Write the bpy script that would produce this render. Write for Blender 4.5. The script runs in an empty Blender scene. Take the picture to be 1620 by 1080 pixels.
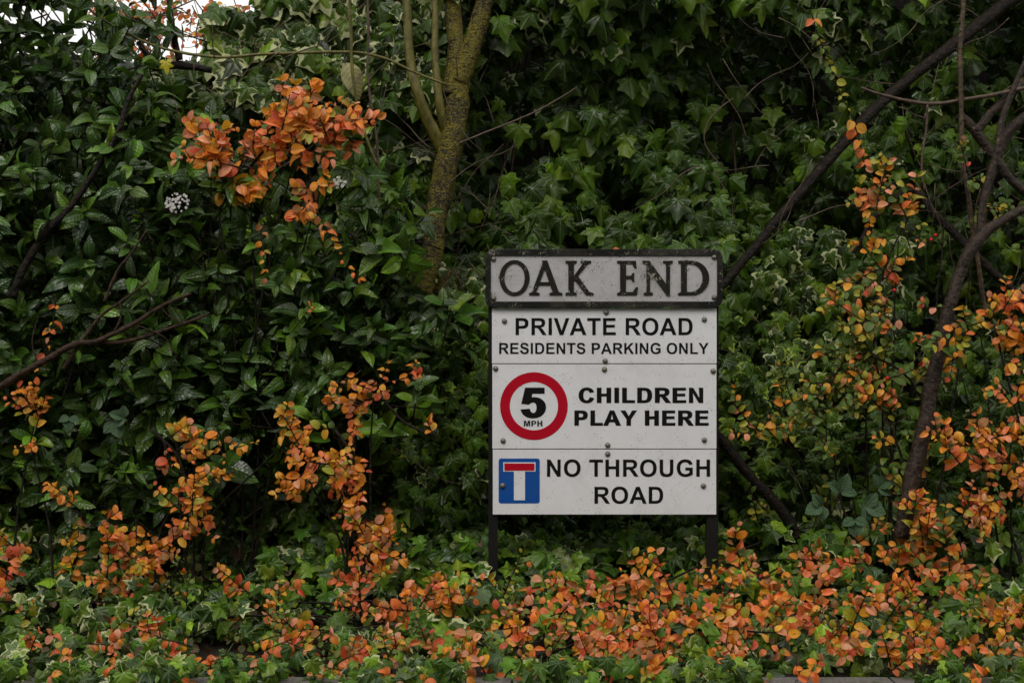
import bpy, math, random, re
import numpy as np
from mathutils import Vector, noise as mnoise
random.seed(7); rng = np.random.default_rng(7)
R = math.radians
scene = bpy.context.scene
# ------------------------------------------------------------------ camera, world, sun, exposure
CAMZ, CAMD, PX = 0.95, 3.93, 0.00175
cam = bpy.data.objects.new('camera', bpy.data.cameras.new('camera'))
scene.collection.objects.link(cam); scene.camera = cam
cam.location = (0, -CAMD, CAMZ); cam.rotation_euler = (R(90), 0, 0)
cam.data.sensor_width = 36; cam.data.lens = 36*CAMD/(1620*PX); cam.data.clip_end = 2000
cam.data.dof.use_dof = True; cam.data.dof.focus_distance = CAMD; cam.data.dof.aperture_fstop = 9
w = bpy.data.worlds.new('World'); scene.world = w; w.use_nodes = True
wn, wl = w.node_tree.nodes, w.node_tree.links
bg = wn['Background']; bg.inputs['Strength'].default_value = 0.15
sk = wn.new('ShaderNodeTexSky'); sk.sky_type = 'NISHITA'; sk.sun_disc = False
sk.sun_elevation = R(52); sk.sun_rotation = R(200); sk.air_density = 1.0; sk.dust_density = 3.0
hs = wn.new('ShaderNodeHueSaturation'); hs.inputs['Saturation'].default_value = 0.1
hs.inputs['Value'].default_value = 1.0
cl = wn.new('ShaderNodeMix'); cl.data_type = 'RGBA'; cl.inputs[0].default_value = 0.6; cl.inputs[7].default_value = (8.7, 8.5, 8.05, 1)   # overcast cloud cover
wl.new(sk.outputs[0], hs.inputs['Color']); wl.new(hs.outputs[0], cl.inputs[6]); wl.new(cl.outputs[2], bg.inputs['Color'])
sun = bpy.data.objects.new('sun', bpy.data.lights.new('sun', 'SUN')); scene.collection.objects.link(sun)
sun.data.energy = 0.9; sun.data.angle = R(25); sun.data.color = (1, 0.96, 0.88)
sun.rotation_euler = (R(38), 0, R(-20))
vs = scene.view_settings; vs.view_transform = 'Standard'; vs.look = 'None'; vs.exposure = 0.12; vs.gamma = 1
cy = scene.cycles; cy.max_bounces = 6; cy.diffuse_bounces = 3; cy.glossy_bounces = 3; cy.transmission_bounces = 3; cy.transparent_max_bounces = 4

def P(px, py, y=0.0):
    """point seen at photo pixel (px,py) standing at real depth y"""
    s = PX*(y+CAMD)/CAMD
    return Vector(((px-810)*s, y, CAMZ+(540-py)*s))
def PA(px, py, y):
    s = PX*(y+CAMD)/CAMD
    return np.stack([(px-810)*s, y, CAMZ+(540-py)*s], 1)
def rad(r, y=0.0): return r*PX*(y+CAMD)/CAMD

# ------------------------------------------------------------------ object helpers
def tag(o, label=None, cat=None, group=None, kind=None):
    for k, v in (('label', label), ('category', cat), ('group', group), ('kind', kind)):
        if v: o[k] = v
    return o
def link(o, parent=None):
    scene.collection.objects.link(o)
    if parent is not None: o.parent = parent
    return o
def empty(name, label=None, cat=None, group=None, loc=(0, 0, 0), kind=None):
    o = link(bpy.data.objects.new(name, None)); o.location = loc; o.empty_display_size = 0.05
    return tag(o, label, cat, group, kind)
def mesh_obj(name, me, mat, parent=None):
    if mat and not me.materials: me.materials.append(mat)
    o = link(bpy.data.objects.new(name, me))
    if parent is not None:
        o.parent = parent; o.matrix_parent_inverse = parent.matrix_basis.inverted()
    return o
def pymesh(name, v, f, smooth=False):
    me = bpy.data.meshes.new(name); me.from_pydata([tuple(a) for a in v], [], f); me.update()
    if smooth: me.polygons.foreach_set('use_smooth', [True]*len(me.polygons))
    return me

class MB:
    def __init__(s): s.v = []; s.f = []
    def box(s, x0, x1, y0, y1, z0, z1):
        n = len(s.v); s.v += [(x, y, z) for z in (z0, z1) for y in (y0, y1) for x in (x0, x1)]
        s.f += [tuple(n+i for i in q) for q in ((0, 2, 3, 1), (4, 5, 7, 6), (0, 1, 5, 4), (2, 6, 7, 3), (0, 4, 6, 2), (1, 3, 7, 5))]
    def tube(s, pts, radii, ns=7, sub=4, rough=0.0, seed=0, wob=0.0):
        pts = [Vector(p) for p in pts]; n = len(pts)
        if not hasattr(radii, '__len__'): radii = [radii]*n
        path, rr = [], []
        for i in range(n-1):
            p0, p1, p2, p3 = pts[max(i-1, 0)], pts[i], pts[i+1], pts[min(i+2, n-1)]
            for k in range(sub):
                t = k/sub
                path.append(0.5*((2*p1)+(p2-p0)*t+(2*p0-5*p1+4*p2-p3)*t*t+(3*p1-p0-3*p2+p3)*t**3))
                rr.append(radii[i]*(1-t)+radii[i+1]*t)
        path.append(pts[-1]); rr.append(radii[-1])
        if wob:
            path = [p+Vector(mnoise.noise_vector(p*9+Vector((seed, 0, 0))))*wob for p in path]
        base = len(s.v); up = Vector((0.13, -1, 0.21)).normalized()
        for i, p in enumerate(path):
            t = (path[min(i+1, len(path)-1)]-path[max(i-1, 0)])
            t = t.normalized() if t.length > 1e-9 else Vector((0, 0, 1))
            a = t.cross(up)
            if a.length < 0.1: a = t.cross(Vector((1, 0, 0)))
            a.normalize(); b = t.cross(a)
            for k in range(ns):
                an = 2*math.pi*k/ns; d = a*math.cos(an)+b*math.sin(an)
                q = rr[i]
                if rough: q *= 1+rough*(mnoise.noise((p+d*rr[i])*(0.55/max(rr[i], 1e-4))+Vector((seed, 3, 1))))+0.5*rough*mnoise.noise((p+d*rr[i])*(2.1/max(rr[i], 1e-4)))
                s.v.append(p+d*q)
        for i in range(len(path)-1):
            for k in range(ns):
                a0 = base+i*ns+k; a1 = base+i*ns+(k+1) % ns
                s.f.append((a0, a1, a1+ns, a0+ns))
        s.f.append(tuple(base+k for k in range(ns))[::-1]); e = base+(len(path)-1)*ns
        s.f.append(tuple(e+k for k in range(ns)))
        return path
    def blob(s, c, r, ry=1.0, n=6, m=4):
        base = len(s.v)
        for j in range(m+1):
            th = math.pi*j/m
            for k in range(n):
                an = 2*math.pi*k/n
                s.v.append((c[0]+r*math.sin(th)*math.cos(an), c[1]+r*ry*math.sin(th)*math.sin(an), c[2]+r*math.cos(th)))
        for j in range(m):
            for k in range(n):
                s.f.append((base+j*n+k, base+j*n+(k+1) % n, base+(j+1)*n+(k+1) % n, base+(j+1)*n+k))
    def build(s, name, mat, parent=None, smooth=True):
        if not s.v: return None
        return mesh_obj(name, pymesh(name, s.v, s.f, smooth), mat, parent)

# ------------------------------------------------------------------ materials
def new_mat(name):
    m = bpy.data.materials.new(name); m.use_nodes = True
    return m, m.node_tree.nodes, m.node_tree.links, m.node_tree.nodes['Principled BSDF']
def nd(ns, t, **k):
    n = ns.new(t)
    for a, b in k.items(): setattr(n, a, b)
    return n
def setv(n, d):
    for a, b in d.items(): n.inputs[a].default_value = b
    return n
def math_(ns, ls, op, a, b=None, c=None):
    n = ns.new('ShaderNodeMath'); n.operation = op
    for i, v in enumerate((a, b, c)):
        if v is None: continue
        if isinstance(v, (int, float)): n.inputs[i].default_value = v
        else: ls.new(v, n.inputs[i])
    return n.outputs[0]
def mix_(ns, ls, fac, a, b, mode='MIX'):
    n = ns.new('ShaderNodeMix'); n.data_type = 'RGBA'; n.blend_type = mode
    for s, v in ((n.inputs[0], fac), (n.inputs[6], a), (n.inputs[7], b)):
        if isinstance(v, (int, float)): s.default_value = v
        elif isinstance(v, tuple): s.default_value = (*v, 1) if len(v) == 3 else v
        else: ls.new(v, s)
    return n.outputs[2]
def noise_(ns, ls, scale, detail=4, vec=None, rough=0.55):
    n = ns.new('ShaderNodeTexNoise'); n.inputs['Scale'].default_value = scale; n.inputs['Detail'].default_value = detail; n.inputs['Roughness'].default_value = rough
    if vec is None:
        tc = ns.new('ShaderNodeTexCoord'); vec = tc.outputs['Object']
    ls.new(vec, n.inputs['Vector']); return n.outputs['Fac']
def ramp_(ns, ls, v, lo, hi, a=0.0, b=1.0):
    n = ns.new('ShaderNodeMapRange'); n.interpolation_type = 'SMOOTHSTEP'
    for i, x in enumerate((lo, hi, a, b)): n.inputs[i+1].default_value = x
    ls.new(v, n.inputs[0]); return n.outputs[0]

def leaf_mat(name, veins='pinnate', vein_col=(0.16, 0.24, 0.08), vein_amt=0.35, margin=None, margin_lo=0.62, margin_hi=0.72,
             rim=None, rough=(0.22, 0.5), transl=0.22, mottle=(0.5, 1.35), spots=None, side=9.0, side_amt=0.5, bump=0.5, spec=0.5):
    m, ns, ls, b = new_mat(name)
    at = nd(ns, 'ShaderNodeAttribute', attribute_name='lf'); col = nd(ns, 'ShaderNodeAttribute', attribute_name='Col')
    sp = nd(ns, 'ShaderNodeSeparateXYZ'); ls.new(at.outputs['Vector'], sp.inputs[0])
    u, v, e = sp.outputs[0], sp.outputs[1], sp.outputs[2]
    a = math_(ns, ls, 'ABSOLUTE', u)
    if veins == 'palmate':
        d = a
        for th in (50, 88):
            c, s = math.cos(R(th)), math.sin(R(th))
            l = math_(ns, ls, 'ABSOLUTE', math_(ns, ls, 'SUBTRACT', math_(ns, ls, 'MULTIPLY', a, c), math_(ns, ls, 'MULTIPLY', v, s)))
            d = math_(ns, ls, 'MINIMUM', d, l)
        vein = ramp_(ns, ls, d, 0.006, 0.03, 1, 0)
        hgt = ramp_(ns, ls, d, 0.0, 0.12, 0, 1)
    else:
        mid = ramp_(ns, ls, a, 0.006, 0.028, 1, 0)
        q = math_(ns, ls, 'FRACT', math_(ns, ls, 'MULTIPLY', math_(ns, ls, 'SUBTRACT', v, math_(ns, ls, 'MULTIPLY', a, 0.75)), side))
        q = math_(ns, ls, 'ABSOLUTE', math_(ns, ls, 'SUBTRACT', q, 0.5))
        sd = math_(ns, ls, 'MULTIPLY', ramp_(ns, ls, q, 0.03, 0.13, 1, 0), side_amt)
        vein = math_(ns, ls, 'MAXIMUM', mid, sd)
        hgt = math_(ns, ls, 'ADD', ramp_(ns, ls, a, 0, 0.08, 0, 0.6), ramp_(ns, ls, q, 0, 0.4, 0, 0.6*side_amt))
    nz = noise_(ns, ls, 55, 4)
    base = mix_(ns, ls, 1.0, col.outputs['Color'], math_(ns, ls, 'MULTIPLY_ADD', nz, mottle[1]-mottle[0]+0.3, mottle[0]), 'MULTIPLY')
    if spots:
        sn = noise_(ns, ls, 150, 3)
        base = mix_(ns, ls, ramp_(ns, ls, sn, 0.6, 0.68, 0, 0.75), base, spots)
    if rim:
        rn_ = noise_(ns, ls, 26, 2); base = mix_(ns, ls, math_(ns, ls, 'MULTIPLY', ramp_(ns, ls, math_(ns, ls, 'ADD', e, math_(ns, ls, 'SUBTRACT', rn_, .5)), .6, 1.1), .3), base, rim)
    base = mix_(ns, ls, math_(ns, ls, 'MULTIPLY', vein, vein_amt), base, vein_col)
    if margin:
        n2 = noise_(ns, ls, 30, 3)
        ee = math_(ns, ls, 'ADD', e, math_(ns, ls, 'MULTIPLY', math_(ns, ls, 'SUBTRACT', n2, 0.5), 2.2))
        base = mix_(ns, ls, ramp_(ns, ls, ee, margin_lo, margin_hi), base, margin)
    ls.new(base, b.inputs['Base Color'])
    rn = noise_(ns, ls, 18, 2); ls.new(ramp_(ns, ls, rn, 0.3, 0.7, *rough), b.inputs['Roughness'])
    b.inputs['Specular IOR Level'].default_value = spec
    bp = setv(nd(ns, 'ShaderNodeBump'), {'Strength': bump, 'Distance': 0.004})
    ls.new(math_(ns, ls, 'ADD', hgt, math_(ns, ls, 'MULTIPLY', noise_(ns, ls, 120, 2), 0.5)), bp.inputs['Height'])
    ls.new(bp.outputs[0], b.inputs['Normal'])
    tr = nd(ns, 'ShaderNodeBsdfTranslucent'); ls.new(mix_(ns, ls, 1.0, base, (1.3, 1.35, 0.6), 'MULTIPLY'), tr.inputs[0])
    mx = nd(ns, 'ShaderNodeMixShader'); mx.inputs[0].default_value = transl
    ls.new(b.outputs[0], mx.inputs[1]); ls.new(tr.outputs[0], mx.inputs[2])
    ls.new(mx.outputs[0], ns['Material Output'].inputs[0])
    return m
def rough_mat(name, c1, c2, scale=30, rough=0.8, bump=0.5, dist=0.01, c3=None, c3s=8, lo=0.5, hi=0.6, stretch=None, spec=0.4):
    m, ns, ls, b = new_mat(name)
    tc = nd(ns, 'ShaderNodeTexCoord'); vec = tc.outputs['Object']
    if stretch:
        mp = nd(ns, 'ShaderNodeMapping'); mp.inputs['Scale'].default_value = stretch; ls.new(vec, mp.inputs[0]); vec = mp.outputs[0]
    n = noise_(ns, ls, scale, 6, vec, 0.65); c = mix_(ns, ls, ramp_(ns, ls, n, 0.32, 0.68), c1, c2)
    if c3:
        n3 = noise_(ns, ls, c3s, 5, tc.outputs['Object'], 0.7); c = mix_(ns, ls, ramp_(ns, ls, n3, lo, hi), c, c3)
    ls.new(c, b.inputs['Base Color']); b.inputs['Roughness'].default_value = rough; b.inputs['Specular IOR Level'].default_value = spec
    bp = setv(nd(ns, 'ShaderNodeBump'), {'Strength': bump, 'Distance': dist}); ls.new(n, bp.inputs['Height']); ls.new(bp.outputs[0], b.inputs['Normal'])
    return m

M_ivy = leaf_mat('ivy_green', 'palmate', (0.10, 0.20, 0.04), 0.5, rough=(0.22, 0.5), spec=.34, transl=.28)
M_ivyv = leaf_mat('ivy_cream_edge', 'palmate', (0.16, 0.26, 0.10), 0.3, margin=(0.50, 0.52, 0.27), margin_lo=0.74, margin_hi=0.86, rough=(0.22, 0.5), spec=.34, transl=.28)
M_ivyy = leaf_mat('ivy_yellow_edge', 'palmate', (0.13, 0.22, 0.05), 0.3, margin=(0.30, 0.40, 0.05), margin_lo=0.76, margin_hi=0.9, rough=(0.22, 0.5), spec=.34, transl=.28)
M_vib = leaf_mat('glossy_evergreen', 'pinnate', (0.10, 0.2, 0.07), 0.4, rough=(0.10, 0.42), spec=.4, transl=0.12, side=7, side_amt=0.35, bump=0.6)
M_cot = leaf_mat('autumn_leaf', 'pinnate', (0.50, 0.16, 0.05), 0.30, rough=(0.3, 0.5), transl=0.3, mottle=(0.72, 1.15), spots=(0.24, 0.06, 0.015), rim=(.55, .05, .03), side=6, side_amt=0.25, bump=0.3, spec=0.35)
M_bram = leaf_mat('bramble_leaf', 'pinnate', (0.12, 0.2, 0.12), 0.2, rough=(0.4, 0.6), transl=0.12, side=9, side_amt=0.9, bump=1.0)
M_dead = leaf_mat('withered_leaf', 'pinnate', (0.35, 0.28, 0.12), 0.3, rough=(0.4, 0.6), transl=0.2, side=8)
M_bark = rough_mat('mossy_bark', (0.018, 0.011, 0.005), (0.13, 0.10, 0.012), 34, 0.42, 1.0, 0.014, (0.014, 0.009, 0.006), 11, 0.47, 0.58, (1, 1, 1.7), spec=.4)
def bark_mat():
    m, ns, ls, b = new_mat('mossy_fissured_bark'); tc = nd(ns, 'ShaderNodeTexCoord'); o_ = tc.outputs['Object']
    mp = nd(ns, 'ShaderNodeMapping'); mp.inputs['Scale'].default_value = (1, 1, 3.2); ls.new(o_, mp.inputs[0])
    mv = nd(ns, 'ShaderNodeMapping'); mv.inputs['Scale'].default_value = (3, 3, .8); ls.new(o_, mv.inputs[0])
    moss, tr, vt, fine = noise_(ns, ls, 11, 6, o_, .75), noise_(ns, ls, 42, 5, mp.outputs[0], .7), noise_(ns, ls, 24, 4, mv.outputs[0], .6), noise_(ns, ls, 190, 3, o_, .6)
    c = mix_(ns, ls, ramp_(ns, ls, fine, .35, .65), (.012, .008, .004), (.040, .028, .014))
    mo = math_(ns, ls, 'ADD', moss, math_(ns, ls, 'MULTIPLY', math_(ns, ls, 'SUBTRACT', fine, .5), .5))
    c = mix_(ns, ls, ramp_(ns, ls, mo, .37, .55), c, mix_(ns, ls, ramp_(ns, ls, fine, .4, .6), (.10, .085, .007), (.20, .16, .014)))
    c = mix_(ns, ls, ramp_(ns, ls, tr, .54, .60, 0, .85), c, (.012, .008, .005))
    li = nd(ns, 'ShaderNodeTexVoronoi'); li.inputs['Scale'].default_value = 60; ls.new(mp.outputs[0], li.inputs['Vector'])
    c = mix_(ns, ls, math_(ns, ls, 'MULTIPLY', ramp_(ns, ls, li.outputs['Distance'], .12, .2, 1, 0), ramp_(ns, ls, moss, .45, .6, .9, 0)), c, (.22, .20, .14))
    ls.new(c, b.inputs['Base Color']); b.inputs['Roughness'].default_value = .45; b.inputs['Specular IOR Level'].default_value = .35
    bp = setv(nd(ns, 'ShaderNodeBump'), {'Strength': 1.0, 'Distance': .012})
    ls.new(math_(ns, ls, 'ADD', math_(ns, ls, 'ADD', tr, vt), math_(ns, ls, 'MULTIPLY', fine, .4)), bp.inputs['Height']); ls.new(bp.outputs[0], b.inputs['Normal']); return m
M_bark = bark_mat()
M_green = rough_mat('green_stem', (0.05, 0.045, 0.008), (0.15, 0.13, 0.02), 60, 0.5, 0.5, 0.003, None, stretch=(1, 1, 0.5))
M_dark = rough_mat('wet_dark_bark', (0.002, 0.0013, 0.0008), (0.020, 0.011, 0.005), 60, 0.45, 1.0, 0.012, (0.11, 0.065, 0.035), 75, 0.62, 0.68, (1, 1, 1), spec=.25)
M_wood = rough_mat('wet_brown_bark', (0.010, 0.005, 0.003), (0.055, 0.028, 0.016), 60, 0.45, 1.0, 0.008, (.12, .07, .04), 90, .64, .7, spec=.2)
M_flaky = rough_mat('flaky_brown_bark', (0.010, 0.006, 0.004), (0.045, 0.026, 0.016), 50, 0.45, 1.0, 0.010, (0.16, 0.10, 0.06), 85, 0.60, 0.68, spec=.3)
M_thorn = rough_mat('thorny_bark', (0.012, 0.007, 0.004), (0.10, 0.06, 0.025), 70, 0.5, 0.8, 0.005)
M_twig = rough_mat('twig_bark', (0.035, 0.02, 0.014), (0.11, 0.07, 0.045), 80, 0.5, 0.4, 0.002)
M_soil = rough_mat('soil', (0.012, 0.008, 0.006), (0.04, 0.025, 0.016), 25, 0.9, 1.0, 0.03)
M_road = rough_mat('asphalt', (0.04, 0.04, 0.042), (0.07, 0.07, 0.07), 180, 0.7, 0.8, 0.004)
M_kerb = rough_mat('concrete', (0.08, 0.075, 0.065), (0.16, 0.15, 0.135), 90, 0.75, 0.9, 0.003, (0.05, 0.06, 0.03), 9, 0.5, 0.62)
M_fence = rough_mat('weathered_boards', (0.010, 0.007, 0.006), (0.028, 0.019, 0.014), 20, 0.8, 0.8, 0.004, None, stretch=(6, 6, 0.6))
M_field = rough_mat('field', (0.05, 0.08, 0.02), (0.08, 0.10, 0.04), 0.6, 0.9, 0.3, 0.05)

# ------------------------------------------------------------------ leaf templates (verts, polys, lf)
def ivy_tpl(lobe=1.0, fold=0.25, droop=0.25, ring=True, tw=0.0, petiole=True):
    half = [(0, 0), (.15, -.13), (.33, -.14), (.52, -.02), (.42, .16), (.39, .25), (.52, .34), (.62, .48), (.42, .50), (.24, .52), (.15, .76), (0, 1)]
    out = half + [(-x, y) for x, y in half[-2:0:-1]]
    c = (0, .25); V = []; n = len(out)
    for x, y in out:
        dx, dy = x-c[0], y-c[1]; r = math.hypot(dx, dy); rs = 0.5
        k = (rs+(r-rs)*lobe)/r if r else 1
        V.append((dx*k+c[0], dy*k+c[1], 1.0))
    if ring: V += [(c[0]+(x-c[0])*0.55, c[1]+(y-c[1])*0.55, 0.5) for x, y, _ in V[:n]]
    V.append((c[0], c[1], 0.0)); ci = len(V)-1; F = []
    for i in range(n):
        j = (i+1) % n
        if ring: F += [(i, j, n+j, n+i), (n+i, n+j, ci)]
        else: F.append((i, j, ci))
    P3 = []
    for x, y, e in V:
        ang = math.atan2(x, y)
        z = -fold*abs(x)*(0.6)+0.06*math.cos(5*ang)*e*e-droop*max(y, 0)**2*0.6+tw*x*y-0.10*e*e+0.05*math.sin(7*x+3*y+tw*9)
        P3.append((x, y-0.0, z))
    lf = [(x, y, e) for x, y, e in V]
    if petiole:
        k = len(P3); w_ = 0.018
        for t in (0, .5, 1):
            for sx in (-w_, w_):
                P3.append((sx+0.08*t, -0.55*t, -0.02-0.55*t*t)); lf.append((0.0, 0.02, 0.3))
        F += [(k, k+1, k+3, k+2), (k+2, k+3, k+5, k+4)]
    return np.array(P3), F, np.array(lf)
def oval_tpl(width=0.5, rows=6, cols=3, fold=0.25, curl=0.2, wave=0.0, widest=0.45, serr=0.0, point=1.0):
    V, lf, F = [], [], []
    for i in range(rows+1):
        t = i/rows
        sh = math.sin(math.pi*(t**(math.log(.5)/math.log(widest))))**(0.8*point) if 0 < t < 1 else 0.0
        hw = 0.5*width*sh+0.006
        for j in range(cols):
            s = -1+2*j/(cols-1)
            x = s*hw*(1+serr*(i % 2)*abs(s)); y = t
            z = fold*abs(x)*1.0-curl*(t-0.35)**2+wave*math.sin(t*9+s*2)*abs(s)
            V.append((x, y, z)); lf.append((x, y, abs(s)))
    for i in range(rows):
        for j in range(cols-1):
            a = i*cols+j; F.append((a, a+1, a+cols+1, a+cols))
    return np.array(V), F, np.array(lf)
IVY = [ivy_tpl(1.0, .25, .25), ivy_tpl(.75, .45, .4, tw=.25), ivy_tpl(1.15, .1, .6, tw=-.3), ivy_tpl(.45, .35, .15, tw=.12), ivy_tpl(.9, -.2, .7, tw=.4)]
IVYLO = [ivy_tpl(.9, .3, .3, ring=False, petiole=False), ivy_tpl(.6, .4, .5, ring=False, tw=.3, petiole=False)]
VIB = [oval_tpl(.48, 8, 5, .35, .45, .02), oval_tpl(.42, 8, 5, .6, .8, .04), oval_tpl(.55, 8, 5, .15, .2, .02, point=.85), oval_tpl(.46, 8, 5, .9, .3, .04), oval_tpl(.5, 8, 5, -.2, 1.1, .03)]
COT = [oval_tpl(.66, 7, 3, .4, .25, widest=.46, point=.72), oval_tpl(.76, 7, 3, .2, .5, widest=.5, point=.66), oval_tpl(.60, 7, 3, .7, .15, .02, widest=.44, point=.8), oval_tpl(.70, 7, 3, -.1, .7, .03, widest=.47, point=.7), oval_tpl(.5, 7, 3, 1.1, .9, .05, widest=.45, point=.9)]
ROUND = [oval_tpl(.8, 5, 3, .2, .2, widest=.5), oval_tpl(.75, 5, 3, .5, .3, widest=.5)]
BRAM = [oval_tpl(.72, 14, 5, .3, .3, .02, .42, .10)]

def unit(a): return a/np.maximum(np.linalg.norm(a, axis=1, keepdims=True), 1e-9)
def jit(a, s): return a*(1+rng.uniform(-s, s, a.shape))
def leaves(name, tpls, L, mat, parent=None):
    """L: list of (pos, dir, nrm, size, rgb) arrays or tuple of arrays -> ONE mesh of leaf blades"""
    pos, dr, nr, sz, col = [np.asarray(a, float) for a in L]
    if len(pos) == 0: return None
    y = unit(dr); x = unit(np.cross(y, nr)); z = np.cross(x, y)
    ch = rng.integers(0, len(tpls), len(pos))
    VV, CC, LL, LI, LS = [], [], [], [], []; off = 0
    for ti, (tv, tf, tl) in enumerate(tpls):
        idx = np.where(ch == ti)[0]
        if not len(idx): continue
        k = len(tv); flip = rng.choice([-1, 1], len(idx))
        wx = flip*rng.uniform(.85, 1.12, len(idx)); wz = rng.uniform(.5, 1.5, len(idx))
        v = (tv[None, :, 0, None]*wx[:, None, None]*x[idx][:, None]+tv[None, :, 1, None]*y[idx][:, None]+tv[None, :, 2, None]*wz[:, None, None]*z[idx][:, None])*sz[idx][:, None, None]+pos[idx][:, None]
        VV.append(v.reshape(-1, 3)); CC.append(np.repeat(col[idx], k, 0)); LL.append(np.tile(tl, (len(idx), 1)))
        fl = np.concatenate([np.array(f) for f in tf]); fs = np.array([len(f) for f in tf])
        LI.append((fl[None]+(off+np.arange(len(idx))*k)[:, None]).ravel()); LS.append(np.tile(fs, len(idx)))
        off += k*len(idx)
    V = np.concatenate(VV); C = np.concatenate(CC); F = np.concatenate(LL); LI = np.concatenate(LI); LS = np.concatenate(LS)
    me = bpy.data.meshes.new(name); me.vertices.add(len(V)); me.vertices.foreach_set('co', V.ravel())
    me.loops.add(len(LI)); me.loops.foreach_set('vertex_index', LI.astype(np.int32))
    me.polygons.add(len(LS)); st = np.concatenate([[0], np.cumsum(LS)[:-1]])
    me.polygons.foreach_set('loop_start', st.astype(np.int32))
    try: me.polygons.foreach_set('loop_total', LS.astype(np.int32))
    except Exception: pass
    me.update(calc_edges=True)
    me.polygons.foreach_set('use_smooth', np.ones(len(LS), bool))
    a = me.attributes.new('Col', 'FLOAT_COLOR', 'POINT'); a.data.foreach_set('color', np.concatenate([C, np.ones((len(C), 1))], 1).ravel())
    a = me.attributes.new('lf', 'FLOAT_VECTOR', 'POINT'); a.data.foreach_set('vector', F.ravel())
    return mesh_obj(name, me, mat, parent)
def cat(*Ls): return tuple(np.concatenate([np.asarray(l[i], float).reshape(-1, 3) if i != 3 else np.asarray(l[i], float) for l in Ls]) for i in range(5))
def sub(L, m): return tuple(a[m] for a in L)
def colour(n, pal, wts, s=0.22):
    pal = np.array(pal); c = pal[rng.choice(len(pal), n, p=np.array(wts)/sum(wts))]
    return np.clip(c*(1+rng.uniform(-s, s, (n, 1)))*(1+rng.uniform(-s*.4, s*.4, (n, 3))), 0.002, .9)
def nz2(px, py, f, seed=0): return np.array([mnoise.noise(Vector((a*f, b*f, seed*7.3))) for a, b in zip(px, py)])

exec_parts = []
# ------------------------------------------------------------------ SETTING
def gz(x, y):   # soil surface of the planted bed
    t = min(max((y+0.50)/1.2, 0), 1)
    return 0.09+0.22*t
GR = MB(); GR.box(-600, 600, -600, 900, -0.5, 0)
o = GR.build('ground', M_field, smooth=False); tag(o, kind='structure', label='open ground running to the horizon')
RD = MB(); n0 = 0; RD.v += [(-60, -6.5, .004), (60, -6.5, .004), (60, -.605, .004), (-60, -.605, .004)]; RD.f.append((0, 1, 2, 3))
tag(RD.build('road', M_road, smooth=False), kind='structure', label='dark wet asphalt road in front of the bed')
KB = MB()
for i in range(-5, 6):
    KB.box(i*.915+.003, (i+1)*.915-.003, -.60, -.478, 0, .135)
tag(KB.build('kerb', M_kerb, smooth=False), kind='structure', label='grey concrete kerb edging the planted bed')
sv, sf = [], []; nx, ny = 90, 30
for j in range(ny+1):
    for i in range(nx+1):
        x = -4.5+9*i/nx; y = -.476+1.9*j/ny
        z = gz(x, y)+0.02*mnoise.noise(Vector((x*5, y*5, 0)))+0.008*mnoise.noise(Vector((x*25, y*25, 0)))
        sv.append((x, y, max(z, .03) if j else .10))
for j in range(ny):
    for i in range(nx):
        a = j*(nx+1)+i; sf.append((a, a+1, a+nx+2, a+nx+1))
tag(mesh_obj('soil', pymesh('soil', sv, sf, True), M_soil), kind='structure', label='dark damp soil of the roadside bed')
# fences carrying the ivy
for (x0, x1, top, lab) in ((-3.6, -.6552, 1.86, 'lower dark board fence behind the evergreen shrub'), (-.655, 3.4, 2.55, 'tall dark board fence buried under the climbing ivy')):
    f = empty('board_fence', lab, 'fence', loc=((x0+x1)/2, .9, .2))
    b = MB(); x = x0
    while x < x1-.001:
        b.box(x, min(x+.118, x1), .90+.006*random.random(), .918, .2, top-.01*random.random()); x += .121
    b.box(x0, x1, .9182, .9215, .2, top-.02); b.build('panel', M_fence, f, smooth=False)
    r = MB()
    for z in (.5, top-.25): r.box(x0, x1, .9216, .955, z, z+.07)
    r.build('rail', M_fence, f, smooth=False)

hv, hf = [], []; nx, nz_ = 60, 12     # unseen hedgerow added across the road: it shades the low sky behind the photographer
for j in range(nz_+1):
    for i in range(nx+1):
        x = -22+44*i/nx; z = 5.2*j/nz_
        hv.append((x, -9.5-.9*(z/5.2)**3+.35*mnoise.noise(Vector((x*.9, z*.9, 0)))+.1*mnoise.noise(Vector((x*4, z*4, 2))), z+.25*mnoise.noise(Vector((x*.8, 5, j*.1)))*(j/nz_)-.1))
for j in range(nz_):
    for i in range(nx):
        a = j*(nx+1)+i; hf.append((a, a+1, a+nx+2, a+nx+1))
me = pymesh('shade_hedge', hv, hf, True)
M_shade_hedge = rough_mat('shade_hedge_green', (.015, .03, .008), (.05, .09, .02), 14, .8, 1, .05)
o = mesh_obj('shade_hedge', me, M_shade_hedge); md = o.modifiers.new('depth', 'SOLIDIFY'); md.thickness = 1.2
tag(o, 'unseen hedgerow added across the road to shade the low sky', 'shade_hedge')

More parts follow.
